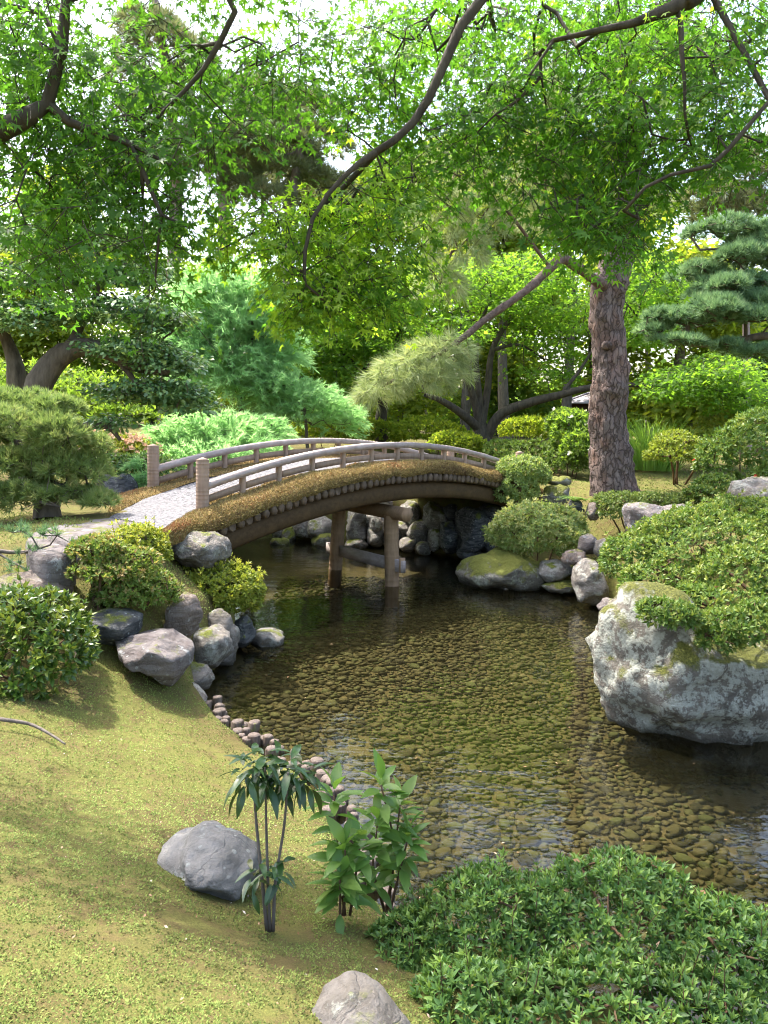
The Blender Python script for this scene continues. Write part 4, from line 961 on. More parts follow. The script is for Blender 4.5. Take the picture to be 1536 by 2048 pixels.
def make_shrub(name, label, ells, n, per, size, mat, T=OVAL4, wid=1.0, depth=0.3, lump=0.12, base=None, zmin=-0.35, nleafobj=0, group=None, cat='shrub', vb=0.45, tip=0.25, up=0.25, stems=26, bark=None, freq=3.0, flowers=None, rt=0.004, frombase=False, shoots=0, dead=0):
    ells = [(np.asarray(c, float), np.asarray(r, float)) for c, r in ells]
    if base is None:
        c = np.mean([e[0] for e in ells], 0); base = np.array([c[0], c[1], gz(c[0], c[1])])
    base = np.asarray(base, float); root = thing(name, label, cat, base, group)
    P, N = shrub_pts(ells, n, depth, zmin, lump, freq)
    sk = Skeleton(); 
    for c, r in ells:
        g = np.array([base[0] * .6 + c[0] * .4, base[1] * .6 + c[1] * .4, 0]); g[2] = min(gz(g[0], g[1]), c[2]) - .03
        if frombase: g = base.copy()
        sk.path(np.array([g, (g + c) / 2 + rng.normal(size=3) * .03, c]), 0.016, .01, -1, 5)
    ii = rng.permutation(len(P))[:stems * len(ells)]
    sk.grow(P[ii], 0.12, 0, .1, rt); sk.mesh(rt, .45).build('stem', bark or BARK_R, root, base, True)
    L = rosettes(P, N, per, size, vb=vb, tip=tip, up=up)
    if shoots:
        top = np.where(N[:, 2] > .25)[0]; js = rng.permutation(top)[:shoots]; smb = MB(); SP, SN = [], []
        for j in js:
            d = unit(N[j] * .5 + np.array([0, 0, 1.0]) + rng.normal(size=3) * .25); hL = size * rng.uniform(1.2, 3.6)
            smb.tube([P[j] - d * size, P[j] + d * hL * .5, P[j] + d * hL], [.0022, .0018, .0012], 4, cap=False)
            for f in np.arange(.35, 1.01, .33): SP.append(P[j] + d * hL * f); SN.append(d)
        tag(smb.build('shoots', BARK_R, root, base), None, kind='stuff')
        L2 = rosettes(np.array(SP), np.array(SN), per - 1, size * .85, vb=min(1, vb + .35), tip=.2, up=.1); L = [np.concatenate([a, b]) for a, b in zip(L, L2)]
    if dead:
        j = rng.permutation(len(P))[:dead]; dmb = MB(); scatter(dmb, OVAL4, P[j] + N[j] * size * .4, rvec(dead), rvec(dead) + N[j], size * rng.uniform(.6, 1.2, dead), rng.random(dead), 1.2); tag(dmb.build('dry_leaves', DRY, root, base), None, kind='stuff')
    if nleafobj:
        keep = split_leaves(root, T, *L, mat, 'leaf', nleafobj); L = [a[keep] for a in L]
    mb = MB(); scatter(mb, OVAL4 if T is OVAL else T, *L, wid); tag(mb.build('leaves', mat, root, base), None, kind='stuff')
    if flowers:
        fm, nf, fs = flowers
        j = rng.permutation(len(P))[:nf]; mb = MB(); Lf = rosettes(P[j] + N[j] * size * .8, N[j], 5, fs, spread=1.1); scatter(mb, DIAM, *Lf, 1.3); tag(mb.build('flowers', fm, root, base), None, kind='stuff')
    return root
RED_F = leaf_mat('red_azalea_petal', (0.55, 0.05, 0.03), (0.65, 0.12, 0.06), 0.3, 0.5, 0.2, (1, .8, .8))
PINK_F = leaf_mat('faded_azalea_petal', (0.55, 0.32, 0.25), (0.6, 0.42, 0.32), 0.3, 0.6, 0.2, (1, 1, .8))
def E(px, py, Y, rx, rz, ry=None): return (at(px, py, Y), (rx * Y / FPX, (ry if ry else rx) * Y / FPX, rz * Y / FPX))

# the clipped azalea at the viewer's feet
fg = [E(1000, 1960, 2.75, 230, 220, 190), E(1230, 1930, 2.75, 260, 210, 190), E(1450, 1990, 2.6, 210, 190, 170), E(840, 2000, 2.7, 140, 180, 150), E(1250, 2080, 2.25, 330, 130, 200), E(950, 2080, 2.3, 170, 150, 160)]
make_shrub('azalea_bush', 'clipped dark green azalea filling the lower right in front of the pond', fg, 7600, 7, 0.037, L_AZF, OVAL, depth=.28, lump=.10, base=(1.0, 2.3, .35), nleafobj=300, stems=40, tip=.45, vb=.38, freq=5, shoots=170, dead=90, wid=.8)
# glossy bush at the left edge
make_shrub('glossy_bush', 'rounded glossy leaved bush at the left edge of the moss lawn', [E(40, 1280, 5.5, 130, 105), E(90, 1310, 5.3, 90, 85), E(-60, 1290, 5.5, 140, 120), E(30, 1360, 5.2, 90, 55)], 1700, 7, 0.07, L_BUSH, OVAL, 1.0, depth=.3, nleafobj=300, tip=.45, vb=.42, freq=3, shoots=50, dead=14, lump=.2)
# bank azaleas by the bridge foot
make_shrub('azalea_bush', 'bright yellow-green azalea overhanging the pond among the left bank stones', [E(430, 1180, 8.2, 80, 52), E(475, 1178, 8.2, 48, 45), E(385, 1175, 8.1, 45, 40)], 1500, 6, 0.062, L_AZY, tip=.3, lump=.22, shoots=50, zmin=-.75)
make_shrub('azalea_bush', 'small yellow-green azalea between the bridge foot slab and a grey stone', [E(275, 1095, 7.3, 55, 38), E(310, 1110, 7.3, 28, 28)], 800, 6, 0.055, L_AZY, tip=.3, lump=.22, shoots=30)
make_shrub('azalea_bush', 'low spreading azalea tinged red below the small clipped tree', [E(270, 1180, 6.7, 75, 42), E(310, 1190, 6.8, 45, 30), E(225, 1195, 6.6, 40, 36)], 1300, 6, 0.05, L_AZR, tip=.3, vb=.4, lump=.3, depth=.5)
root = make_shrub('azalea_tree', 'small azalea trained as a tree with rusty foliage on the left bank', [E(185, 1100, 6.5, 60, 32), E(250, 1120, 6.6, 55, 22), E(200, 1140, 6.4, 60, 20)], 1100, 6, 0.05, L_AZR, base=G(192, 1215, .85), tip=.3, vb=.5, stems=34, cat='tree', lump=.3, depth=.45)
# right bank azaleas
make_shrub('azalea_bush', 'light green azalea at the right end of the bridge', [E(1045, 940, 13.7, 48, 26), E(1030, 975, 13.6, 42, 36), E(1070, 950, 13.6, 30, 22), E(1010, 985, 13.5, 24, 24)], 1300, 6, 0.075, L_AZB, tip=.2, vb=.4, zmin=-.75)
make_shrub('azalea_bush', 'rounded pale green azalea over the broad mossy stone', [E(1075, 1058, 12.2, 92, 48), E(1030, 1070, 12.1, 48, 40), E(1125, 1050, 12.2, 46, 36)], 2000, 6, 0.075, L_AZB, tip=.25, vb=.55, zmin=-.8, lump=.24, shoots=40, freq=4, flowers=(RED_F, 2, .04))
make_shrub('azalea_bush', 'low azalea spreading at the foot of the pine trunk', [E(1240, 1020, 12.6, 52, 34), E(1300, 1002, 13, 60, 14), E(1370, 1004, 13, 40, 14), E(1205, 1010, 12.8, 22, 22)], 1300, 6, 0.065, L_AZP, tip=.2, vb=.25)
dsh = [E(1440, 1130, 8.6, 170, 105), E(1300, 1130, 8.8, 100, 62), E(1500, 1060, 9.4, 120, 60), E(1250, 1120, 9.2, 55, 45), E(1380, 1075, 9.3, 90, 50), E(1500, 1190, 7.4, 110, 85), E(1420, 1215, 7.2, 80, 50), E(1320, 1170, 8.0, 80, 40), E(1600, 1130, 8.6, 130, 130)]
make_shrub('azalea_bush', 'wide mounded azalea covering the right bank behind the lichened boulder', dsh, 9500, 6, 0.062, L_AZ, base=(4.4, 8.0, .7), tip=.35, vb=.45, stems=24, depth=.25, lump=.24, freq=3.2, shoots=150, dead=40)
make_shrub('azalea_bush', 'leafy azalea sprig leaning over the boulder face on bare twigs', [E(1340, 1230, 5.75, 60, 24), E(1375, 1240, 5.7, 30, 24), E(1310, 1222, 5.8, 30, 18)], 420, 6, 0.055, L_AZ, base=at(1440, 1240, 6.3), frombase=True, tip=.3, stems=20)
make_shrub('azalea_bush', 'azalea sprays drooping at the right edge in front of the boulder', [E(1480, 1255, 5.75, 70, 30), E(1440, 1280, 5.7, 40, 22), E(1540, 1240, 5.8, 60, 40)], 700, 6, 0.055, L_AZ, base=at(1560, 1260, 6.3), frombase=True, tip=.3, stems=20)
# far side shrubs
make_shrub('azalea_bush', 'clipped azalea with faded pink blooms left of the bridge', [E(215, 905, 13.2, 70, 38), E(270, 915, 13.2, 50, 30), E(175, 910, 13, 40, 30)], 900, 5, 0.09, L_AZY, tip=.2, flowers=(PINK_F, 240, .07))
make_shrub('tall_hedge', 'leafy green hedge closing the view behind the gnarled evergreen', [E(60, 790, 16.5, 200, 60), E(-120, 780, 16.5, 150, 80), E(260, 830, 17, 120, 40)], 1500, 5, 0.14, L_FARG, cat='hedge', stems=10)
make_shrub('evergreen_shrub', 'dark evergreen shrub behind the left bridge posts', [E(230, 940, 12.4, 70, 26), E(300, 938, 12.6, 60, 28)], 700, 5, 0.09, L_DARK)
make_shrub('clipped_hedge', 'dark clipped hedge beyond the right end of the bridge', [E(1060, 915, 17.5, 70, 32), E(1140, 925, 17, 60, 36), E(1010, 905, 18, 40, 24)], 1500, 5, 0.10, L_AZR, cat='hedge', vb=.15)
make_shrub('evergreen_shrub', 'bushy green shrub beside the pine trunk with a few white blooms', [E(1150, 870, 17, 45, 40), E(1165, 905, 16.5, 40, 45), E(1130, 850, 17.5, 36, 30)], 1000, 5, 0.13, L_FARG, flowers=(leaf_mat('white_petal', (.7, .7, .65), (.75, .75, .7)), 8, .08))
root = make_shrub('azalea_tree', 'azalea trained as a small tree on the moss bank right of the pine', [E(1360, 895, 15.5, 55, 22), E(1340, 912, 15.3, 48, 18), E(1395, 912, 15.5, 40, 18), E(1350, 880, 15.7, 36, 16)], 1200, 5, 0.085, L_AZY, base=G(1356, 958, 1.38), cat='tree', vb=.2, stems=30, rt=.007)
make_shrub('azalea_bush', 'dense azalea with scattered red flowers at the right edge', [E(1480, 910, 14, 80, 50), E(1530, 880, 14.3, 70, 60), E(1430, 930, 13.8, 40, 40), E(1560, 950, 13.5, 80, 40)], 1800, 5, 0.10, L_AZ, flowers=(RED_F, 9, .05), vb=.4)
make_shrub('azalea_bush', 'low azalea below the red flowered one beside the bluish stone', [E(1430, 975, 12.8, 40, 22), E(1400, 990, 12.5, 30, 14)], 400, 5, 0.085, L_AZ)
make_shrub('azalea_bush', 'yellow-green azalea mound far behind the red flowered azalea', [E(1470, 855, 19, 70, 30), E(1530, 850, 19, 50, 34), E(1420, 885, 18, 40, 20)], 900, 5, 0.13, L_AZY)
for i, (x, y, Y, rx, rz, lab) in enumerate([(640, 862, 21, 55, 24, 'yellow-green shrub behind the left half of the railing'), (740, 868, 22, 60, 26, 'bright shrub behind the arch of the bridge railing'), (850, 866, 21, 65, 30, 'bright azalea mound left of the many stemmed maple'),
                                  (910, 890, 19, 50, 24, 'low azalea in front of the many stemmed maple'), (1060, 862, 23, 60, 26, 'pale shrub seen under the right limb of the many stemmed maple')]):
    make_shrub('garden_shrub', lab, [E(x, y, Y, rx, rz), E(x + rx * .6, y + 4, Y - .5, rx * .6, rz * .8)], 700, 5, 0.13, L_FAR, stems=10)
# fern
root = thing('fern', 'bright green fern growing between the bank stones below the pine', 'fern', at(1160, 1005, 12.8))
for i in range(9):
    a = rng.uniform(0, 2 * math.pi); P0 = at(1160 + rng.uniform(-14, 14), 1003, 12.8); L_ = rng.uniform(.25, .4)
    P = np.array([P0 + np.array([math.cos(a) * t * L_, math.sin(a) * t * L_ * .8, L_ * (.65 * t - .5 * t * t)]) for t in np.linspace(0, 1, 14)])
    mb = MB(); mb.tube(P[::3], np.linspace(.004, .002, len(P[::3])), 4)
    T_ = unit(np.gradient(P, axis=0)); S_ = np.cross(T_, Z3)
    for sg in (-1, 1): scatter(mb, OVAL4, P[1:], (S_ * sg + T_ * .5)[1:], np.tile(Z3, (13, 1)) + rng.normal(size=(13, 3)) * .1, np.linspace(.1, .03, 13), np.full(13, rng.uniform(.3, 1)), .8)
    mb.build('frond', L_YOUNG, root, P0)

# ------------------------------------------------------------------ slender sapling and the two shoots beside it
def big_leaf(fold=0.12, curl=0.25, n=5, wd=.2):
    V = []; F = []
    for i in range(n + 1):
        t = i / n; w = wd * math.sin(math.pi * min(1, t * .93 + .04)) ** 0.9 * (1.15 - .3 * t); z = -curl * t * t
        V += [(-w, t, z + fold * w * 2), (0, t, z), (w, t, z + fold * w * 2)]
    for i in range(n):
        a = i * 3; F += [(a, a + 1, a + 4), (a, a + 4, a + 3), (a + 1, a + 2, a + 5), (a + 1, a + 5, a + 4)]
    return np.array(V), np.array(F)
BIG = big_leaf(); BIGD = big_leaf(.14, .45, 5, .15)
def leaf_parts(root, T, P, hd, nm, sz, v, mat):
    split_leaves(root, T, P, hd, nm, sz, v, mat, 'leaf', len(P))
def whorl(c, n, size, droop, up):
    a = np.arange(n) * 2.4 + rng.uniform(0, 6); el = np.linspace(up, droop, n) + rng.normal(size=n) * .15
    hd = np.c_[np.cos(a) * np.cos(el), np.sin(a) * np.cos(el), np.sin(el)]
    P = np.tile(c, (n, 1)) + hd * .012 + np.c_[np.zeros((n, 2)), np.linspace(.03, -.04, n)]
    nm = np.tile(Z3, (n, 1)) + rng.normal(size=(n, 3)) * .25 + hd * .3
    return P, hd, nm, size * rng.uniform(.75, 1.1, n), np.clip(.4 + rng.normal(size=n) * .25, 0, 1)
b0 = G(540, 1862, .57)
sap = thing('sapling', 'slender three-stemmed sapling with drooping dark leaves growing from the moss', 'sapling', b0)
Ys = b0[1]
tops = [(520, 1560, .02), (533, 1545, 0), (578, 1555, -.03)]
LV = []
for (bx, tx, ty, dy) in [(534, 506, 1545, .03), (540, 530, 1535, 0.0), (546, 576, 1545, -.03)]:
    P = smooth_path(np.array([at(bx, 1862, Ys), at(bx + (tx - bx) * .35 + rng.normal() * 4, 1760, Ys), at(bx + (tx - bx) * .75, 1650, Ys + dy), at(tx, ty, Ys + dy * 2)]), 14)
    MB().tube(P, np.linspace(.008, .0045, 14) * rng.uniform(.8, 1.05), 6).build('stem', BARK_G, sap, b0, True)
for (px, py, dy, n_) in [(488, 1552, 0, 12), (508, 1530, .05, 11), (530, 1520, -.02, 12), (552, 1526, .03, 11), (580, 1535, -.03, 12), (605, 1548, .02, 12), (535, 1555, -.04, 11), (560, 1556, .05, 10), (622, 1556, 0, 9), (500, 1545, -.08, 9), (590, 1550, .08, 9)]:
    LV.append(whorl(at(px, py, Ys + dy), n_, .098, -.85, .5))
for (px, py, dy, n_) in [(520, 1742, -.02, 8), (545, 1748, -.06, 7), (562, 1735, .02, 6), (505, 1760, -.05, 5)]: LV.append(whorl(at(px, py, Ys + dy), n_, .085, -.7, .3))
P, hd, nm, sz, v = [np.concatenate(a) for a in zip(*LV)]
leaf_parts(sap, BIGD, P, hd, nm, sz, v, L_SAP)
for nm_, lab, stems_, mat, sz0 in [('young_shrub', 'pale leafed young shrub left of a greener one beside the log edging', [(690, 1830, 668, 1590, 2.95), (686, 1830, 690, 1700, 2.9), (680, 1840, 680, 1760, 2.85), (700, 1830, 720, 1690, 2.95)], L_YOUNG, .105),
                                   ('young_shrub', 'young shrub with fresh upright leaves in front of the pond edge', [(770, 1830, 762, 1570, 3.1), (775, 1830, 800, 1610, 3.1), (772, 1830, 755, 1650, 3.05), (778, 1830, 815, 1680, 3.05)], L_YOUNG, .10)]:
    bb = at(stems_[0][0], stems_[0][1], stems_[0][4]); rt_ = thing(nm_, lab, 'shrub', bb); LV = []
    for (bx, by, tx, ty, Y) in stems_:
        P = smooth_path(np.array([at(bx, by, Y), at((bx + tx) / 2 + rng.normal() * 8, (by + ty) / 2, Y), at(tx, ty, Y)]), 10)
        MB().tube(P, np.linspace(.007, .0035, 10), 6).build('stem', BARK_R, rt_, bb, True)
        for q, (n_, up) in zip((9, 8, 6, 4), ((9, 1.25), (7, .6), (6, .35), (4, .2))):
            LV.append(whorl(P[q], n_, sz0 * 1.1, -.1 if q > 7 else -.3, up))
    P, hd, nm, sz, v = [np.concatenate(a) for a in zip(*LV)]
    leaf_parts(rt_, BIG, P, hd, nm, sz, v, mat)
# ------------------------------------------------------------------ pines
def tufts(P, D, K, length, width, cone=0.55, v0=0.45, vs=0.2):
    n = len(P); c = np.repeat(P, K, 0); d = unit(np.repeat(unit(D), K, 0) + rng.normal(size=(n * K, 3)) * cone)
    L = length * rng.uniform(.7, 1.1, n * K)
    v = np.clip(v0 + np.repeat(rng.normal(size=n) * vs, K) + rng.normal(size=n * K) * .12, 0, 1)
    return c + d * 0.01, d, rvec(n * K), L, v, width / length
def lumpy(pads, k_=7, f=.5):
    out = []
    for c, r in pads:
        for j in range(k_):
            d = rvec(1)[0]; d[2] = abs(d[2]) * .9 - .15; q = r * rng.uniform(f * .8, f * 1.2); out.append((c + d * (r - q * .55), np.array([q[0], q[1], max(q[2], min(q[0], r[2]) * .55)])))
    return out
def pad_pts(pads, dens, zmin=-0.1, depth=.25):
    Ps, Ds = [], []
    for c, r in pads:
        n = int(dens * (r[0] * r[1] * 3 + r[2] * (r[0] + r[1]) * 3)); d = rvec(n); d = d[d[:, 2] > zmin]
        k_ = 1 - depth * rng.random(len(d)) ** 2; P = c + d * r * (k_ * (1 + .14 * fbm((c + d * r) * 4, 2)))[:, None]
        Ps.append(P); Ds.append(unit(d / r) + np.array([0, 0, .5]))
    return np.concatenate(Ps), np.concatenate(Ds)
def make_pine(name, label, trunk_paths, pads, dens, K, length, width, mat, bark, base, droop=0.0, cone=.55, zmin=-.1, trunk_mb=None, grown=True, rt=.006, step=.2, cat='tree', v0=.45, depth=.25, part='needles'):
    root = thing(name, label, cat, base)
    P, D = pad_pts(pads, dens, zmin, depth)
    sk = Skeleton()
    for (Q, r0, r1, par) in trunk_paths: sk.path(np.asarray(Q), r0, r1, -1 if par is None else sk.near(Q[0]))
    if grown: sk.grow(P[rng.permutation(len(P))[:max(60, len(P) // 4)]], step, -.03, .06, rt * .5)
    sk.mesh(rt, .42).build('trunk', bark, root, base, True)
    if droop: D = D * (1 - droop) + np.array([0, 0, -1]) * droop * .9
    p, d, nm, L, v, wr = tufts(P, D, K, length, width, cone, v0); mb = MB(); scatter(mb, NEEDLE, p, d, nm, L, v, wr)
    tag(mb.build(part, mat, root, base), None, kind='stuff')
    return root
def EP(px, py, Y, rx, rz, ry=None): c, r = E(px, py, Y, rx, rz, ry); return np.asarray(c), np.asarray(r)

# the red pine: its trunk
spine = [(1230, 1010, 104), (1229, 990, 97), (1227, 960, 88), (1222, 900, 80), (1216, 850, 75), (1216, 800, 73), (1221, 745, 72), (1217, 700, 66), (1212, 650, 66), (1213, 610, 64), (1217, 575, 70), (1230, 535, 62), (1240, 500, 58), (1250, 430, 50), (1262, 350, 44), (1252, 250, 38), (1232, 150, 34), (1240, 40, 28), (1235, -80, 18)]
YP = 14.2
base = at(1229, 992, YP); base[2] = gz(base[0], base[1])
PS = smooth_path(np.array([at(x, y, YP) for x, y, w in spine]), 230)
RS = np.interp(np.linspace(0, len(spine) - 1, 230), range(len(spine)), [w / 2 * YP / FPX for x, y, w in spine])
pine = thing('red_pine', 'large red pine with thick scaly trunk on the right bank', 'tree', base)
def barkbump(V, P, n):
    m = len(P); c = np.repeat(P, n, 0); d = V - c; q = V.copy(); q[:, 2] *= 0.42
    cr = 1 - np.abs(fbm(q * 9.0, 3, .5)); pl = 0.045 * np.clip(cr - .62, -1, .25) * -1
    lo = fbm(V * 1.8, 3) * .035 + fbm(V * 5 + 7, 2) * .018
    b = np.zeros(len(V))
    for (px, py, rr, amp) in [(1222, 775, .22, .07), (1214, 722, .12, .05), (1244, 572, .18, .07), (1190, 640, .12, .04), (1225, 690, .1, .03)]:
        k_ = at(px, py, YP - .32); b += amp * np.exp(-np.sum((V - k_) ** 2, 1) / rr ** 2) * (1 + .6 * fbm(V * 14, 2))
    R_ = np.linalg.norm(d, axis=1); fac = np.clip(R_ / .3, .15, 1)
    base_flare = .10 * np.exp(-np.clip(V[:, 2] - gz(base[0], base[1]), 0, 9) / .16) * (.12 + .2 * np.sin(5 * np.arctan2(d[:, 1], d[:, 0])))
    return V + unit(d) * ((pl + lo) * fac + b + base_flare)[:, None]
k = NT('red_pine_bark')
ov = k.obj(); dv = k.warp(ov, 9, .13)
vec = k.map(dv, (1, 1, 0.3)); cr = k.voro(13, 'DISTANCE_TO_EDGE', vec); cell_ = k.voro(13, 'F1', vec, 'Color'); n = k.noise(26, 8, .75, k.map(dv, (1, 1, .3)))
big = k.noise(2.2, 4, .6)
pl = k.mix(.5, k.ramp(cell_, [(.15, (.085, .058, .047)), (.5, (.14, .10, .085)), (.85, (.20, .155, .137))]), k.ramp(n, [(.3, (.06, .043, .036)), (.7, (.27, .21, .186))]))
pl = k.mix(k.ramp(big, [(.5, 0.), (.7, .45)]), pl, (.25, .125, .08))
crk = k.ramp(cr, [(.0, .35), (.12, 1.)])
col = k.mix(crk, (.03, .021, .018), pl)
hh = k.math('ADD', k.math('MULTIPLY', crk, 1.0), k.math('MULTIPLY', n, .6))
BARK_RP = k.end(k.bsdf(col, .9, .15, k.bump(hh, .9, .035)))
mb = MB(); mb.tube(PS, RS, 60, bump=barkbump); mb.build('trunk', BARK_RP, pine, base, True)
limb = smooth_path(np.concatenate([W([(1222, 572), (1200, 566), (1175, 548), (1150, 532), (1125, 517)], [14.1, 13.9, 13.7, 13.5, 13.4]), W([(1110, 528), (1070, 566), (1020, 605), (975, 636), (935, 668), (905, 690), (870, 712), (820, 740), (770, 770)], [13.3, 13.2, 13.0, 12.9, 12.8, 12.7, 12.6, 12.5, 12.5])]), 60)
lr = np.interp(np.linspace(0, 1, 60), [0, .1, .28, .33, .4, .7, 1], [.14, .09, .08, .115, .075, .048, .012])
MB().tube(limb, lr, 14, bump=lambda V, P, n: V + unit(V - np.repeat(P, n, 0)) * (fbm(V * 9, 3) * .014)[:, None]).build('limb', bark_mat('pine_limb_bark', (.065, .042, .032), (.19, .13, .105), 18, .7, 1.0), pine, base, True)
# knots on the trunk
for (px, py, r_) in [(1215, 690, .075)]:
    c = at(px, py, YP - .36); MB().tube([c + (0, .12, 0), c + (0, -.01, 0), c + (0, -.035, 0)], [r_ * 1.15, r_, r_ * .55], 14).build('knot', BARK_RP, pine, c, True)
lowpads = [EP(900, 700, 12.7, 45, 26), EP(860, 720, 12.6, 60, 32), EP(810, 745, 12.5, 60, 32), EP(770, 775, 12.5, 48, 30), EP(850, 760, 12.4, 50, 26), EP(900, 740, 12.6, 40, 26), EP(745, 795, 12.5, 30, 22)]
toppads = [EP(900, 330, 13.4, 60, 40), EP(880, 420, 13.2, 60, 50), EP(915, 500, 13.2, 60, 40), EP(880, 570, 13, 55, 36), EP(960, 440, 13.4, 50, 40), EP(1010, 380, 13.6, 60, 30), EP(1090, 330, 14, 60, 30), EP(1150, 240, 14, 80, 36), EP(1050, 210, 14.2, 80, 36), EP(1300, 250, 14.5, 80, 40), EP(1180, 110, 14.5, 110, 40), EP(1320, 130, 14.5, 100, 40), EP(1090, 440, 14.2, 50, 26), EP(1290, 380, 14.8, 50, 26)]
P, D = pad_pts(lowpads + toppads, 75, -.6, .4)
sk = Skeleton(); sk.path(PS[140:], .05, .02); sk.path(limb[24:], .02, .008)
for c, r_ in toppads: sk.path(np.array([sk.p[sk.near(c + np.array([0, 0, .6]))], c * .5 + .5 * np.array(sk.p[sk.near(c)]) + (0, 0, .2), c]), .035, .012, sk.near(c))
sk.grow(P[rng.permutation(len(P))[:500]], .2, -.05, .08, .004); sk.mesh(.004, .42).build('branches', BARK_R, pine, base, True)
D = unit(D) * .8 + np.array([0, 0, -.75]); p, d, nm, L, v, wr = tufts(P, D, 26, .25, .011, .5, .5); mb = MB(); scatter(mb, NEEDLE, p, d, nm, L, v, wr)
tag(mb.build('needles', N_RED, pine, base), None, kind='stuff')

# blue-green layered pine at the right edge
base = np.array([6.6, 10.6, gz(6.6, 10.6)])
YB = 10.2
pads = [EP(1460, 485, YB + .4, 85, 36), EP(1500, 535, YB + .2, 80, 40), EP(1540, 500, YB + .4, 70, 40), EP(1400, 560, YB + .3, 48, 28), EP(1470, 590, YB, 75, 36), EP(1400, 632, YB - .2, 75, 38), EP(1330, 655, YB - .2, 55, 32), EP(1470, 648, YB - .2, 70, 36), EP(1540, 620, YB, 70, 30), EP(1540, 570, YB, 60, 30), EP(1300, 668, YB - .2, 25, 14), EP(1350, 690, YB - .3, 55, 12), EP(1460, 700, YB - .3, 36, 14), EP(1520, 715, YB - .3, 50, 20)]
paths = [([base, (6.5, 10.6, 2.6), (6.3, 10.5, 4.0), (6.0, 10.5, 5.2)], .14, .07, None), (W([(1650, 690), (1540, 672), (1470, 682), (1400, 690), (1330, 678), (1290, 672)], YB - .1), .06, .015, 1), (W([(1650, 560), (1560, 545), (1490, 560), (1400, 570)], YB + .2), .05, .012, 1), (W([(1700, 500), (1580, 490), (1480, 495), (1400, 500)], YB + .4), .04, .012, 1)]
make_pine('blue_pine', 'layered blue-green pine reaching in from the right edge', paths, lumpy(pads, 6, .5), 330, 32, .10, .0105, N_PINE, BARK_D, base, cone=.5, zmin=-.05, v0=.42)
# mound of pale needles at the left edge, and a sprig below it
base = at(95, 1040, 8.7); base[2] = gz(base[0], base[1])
pads = [EP(60, 880, 8.8, 130, 100), EP(-60, 900, 8.8, 130, 120), EP(130, 950, 8.7, 80, 60), EP(170, 1000, 8.6, 50, 34), EP(20, 960, 8.5, 110, 60), EP(60, 990, 8.4, 60, 30), EP(195, 1010, 8.5, 34, 24), EP(-10, 1005, 8.4, 70, 30), EP(150, 900, 8.7, 60, 40), EP(110, 830, 8.8, 60, 40)]
make_pine('mounded_pine', 'mounded pale green pine with short trunk left of the bridge', [([base, base + (-.05, .05, .3), at(60, 940, 8.8), at(30, 880, 8.8)], .16, .03, None), ([at(60, 940, 8.8), at(150, 985, 8.6)], .03, .01, 1), ([at(60, 940, 8.8), at(-80, 920, 8.7)], .04, .01, 1), ([base + (0, 0, .25), at(70, 1000, 8.35), at(120, 1015, 8.3)], .025, .01, 1)], lumpy(pads, 9, .38), 320, 18, .095, .012, N_JUN, BARK_G, base, cone=.6, zmin=-.45, rt=.004, v0=.5, depth=.14)
base = np.array([-4.3, 6.4, gz(-4.3, 6.4)])
make_pine('pine_sprig', 'dark pine branch with sparse tufts reaching in at the left edge', [([base, (-4.2, 6.4, 1.6), at(-60, 1090, 6.5), at(40, 1105, 6.5), at(100, 1090, 6.5)], .04, .008, None), ([at(0, 1100, 6.5), at(50, 1140, 6.4), at(90, 1145, 6.4)], .012, .006, 1)], [EP(20, 1070, 6.5, 40, 18), EP(100, 1075, 6.5, 34, 20), EP(55, 1110, 6.5, 34, 12), EP(80, 1145, 6.4, 30, 8), EP(15, 1135, 6.4, 24, 10), EP(130, 1090, 6.5, 14, 10)], 110, 30, .085, .007, N_PINE, BARK_G, base, zmin=-.3, rt=.004, v0=.2)
# tall pines far behind
for (lab, tr, pads_) in [('tall far pine with bare trunk at the upper left behind the maple leaves', [(330, 860), (345, 600), (352, 350), (340, 200), (320, 60), (300, -60)], [(330, 110, 90, 40), (300, 60, 60, 30), (380, 170, 60, 30), (320, 230, 80, 26), (280, 320, 60, 24), (390, 300, 50, 22), (260, 160, 40, 24)]),
                         ('grey trunked far pine in the middle of the gap between the maples', [(452, 860), (450, 600), (448, 420), (455, 300), (480, 200), (500, 120)], [(500, 200, 70, 26), (450, 290, 80, 24), (420, 350, 60, 22), (530, 260, 70, 26), (480, 380, 50, 18)]),
                         ('tall far pine leaning in the gap right of the grey trunked one', [(570, 860), (575, 620), (580, 430), (598, 300), (590, 190)], [(600, 230, 80, 28), (560, 300, 80, 26), (640, 290, 60, 26), (580, 360, 90, 26), (640, 370, 60, 22), (530, 400, 60, 20)]),
                         ('far pine with thin dark branches against the sky at the right', [(1500, 860), (1490, 600), (1470, 450), (1430, 390), (1360, 380)], [(1480, 360, 70, 26), (1420, 400, 60, 18), (1530, 410, 60, 26), (1460, 430, 70, 20), (1500, 310, 60, 22)])]:
    YT = 33.0 if tr[0][0] < 1000 else 24.0
    tp = W(tr, YT); bs = np.array([tp[0][0], YT, 1.9]); tp[0] = bs
    pads = [EP(x, y, YT + rng.uniform(-1.2, 1.2), rx, rz) for x, y, rx, rz in pads_]
    sk_paths = [(tp, .34 if YT > 30 else .12, .12 if YT > 30 else .05, None)] + [([tp[np.argmin(np.abs(tp[:, 2] - c[2]) + 1e-3)], (c + tp[np.argmin(np.abs(tp[:, 2] - c[2]))]) / 2 + (0, 0, -.2), c], .09, .03, 1) for c, r_ in pads]
    make_pine('tall_pine', lab, sk_paths, pads, 26, 26, .45, .034, N_TALL, bark_mat('far_pine_bark', (.12, .09, .08), (.30, .235, .21), 4, .6), bs, cone=.6, zmin=-.3, rt=.012, step=.6, depth=.35)

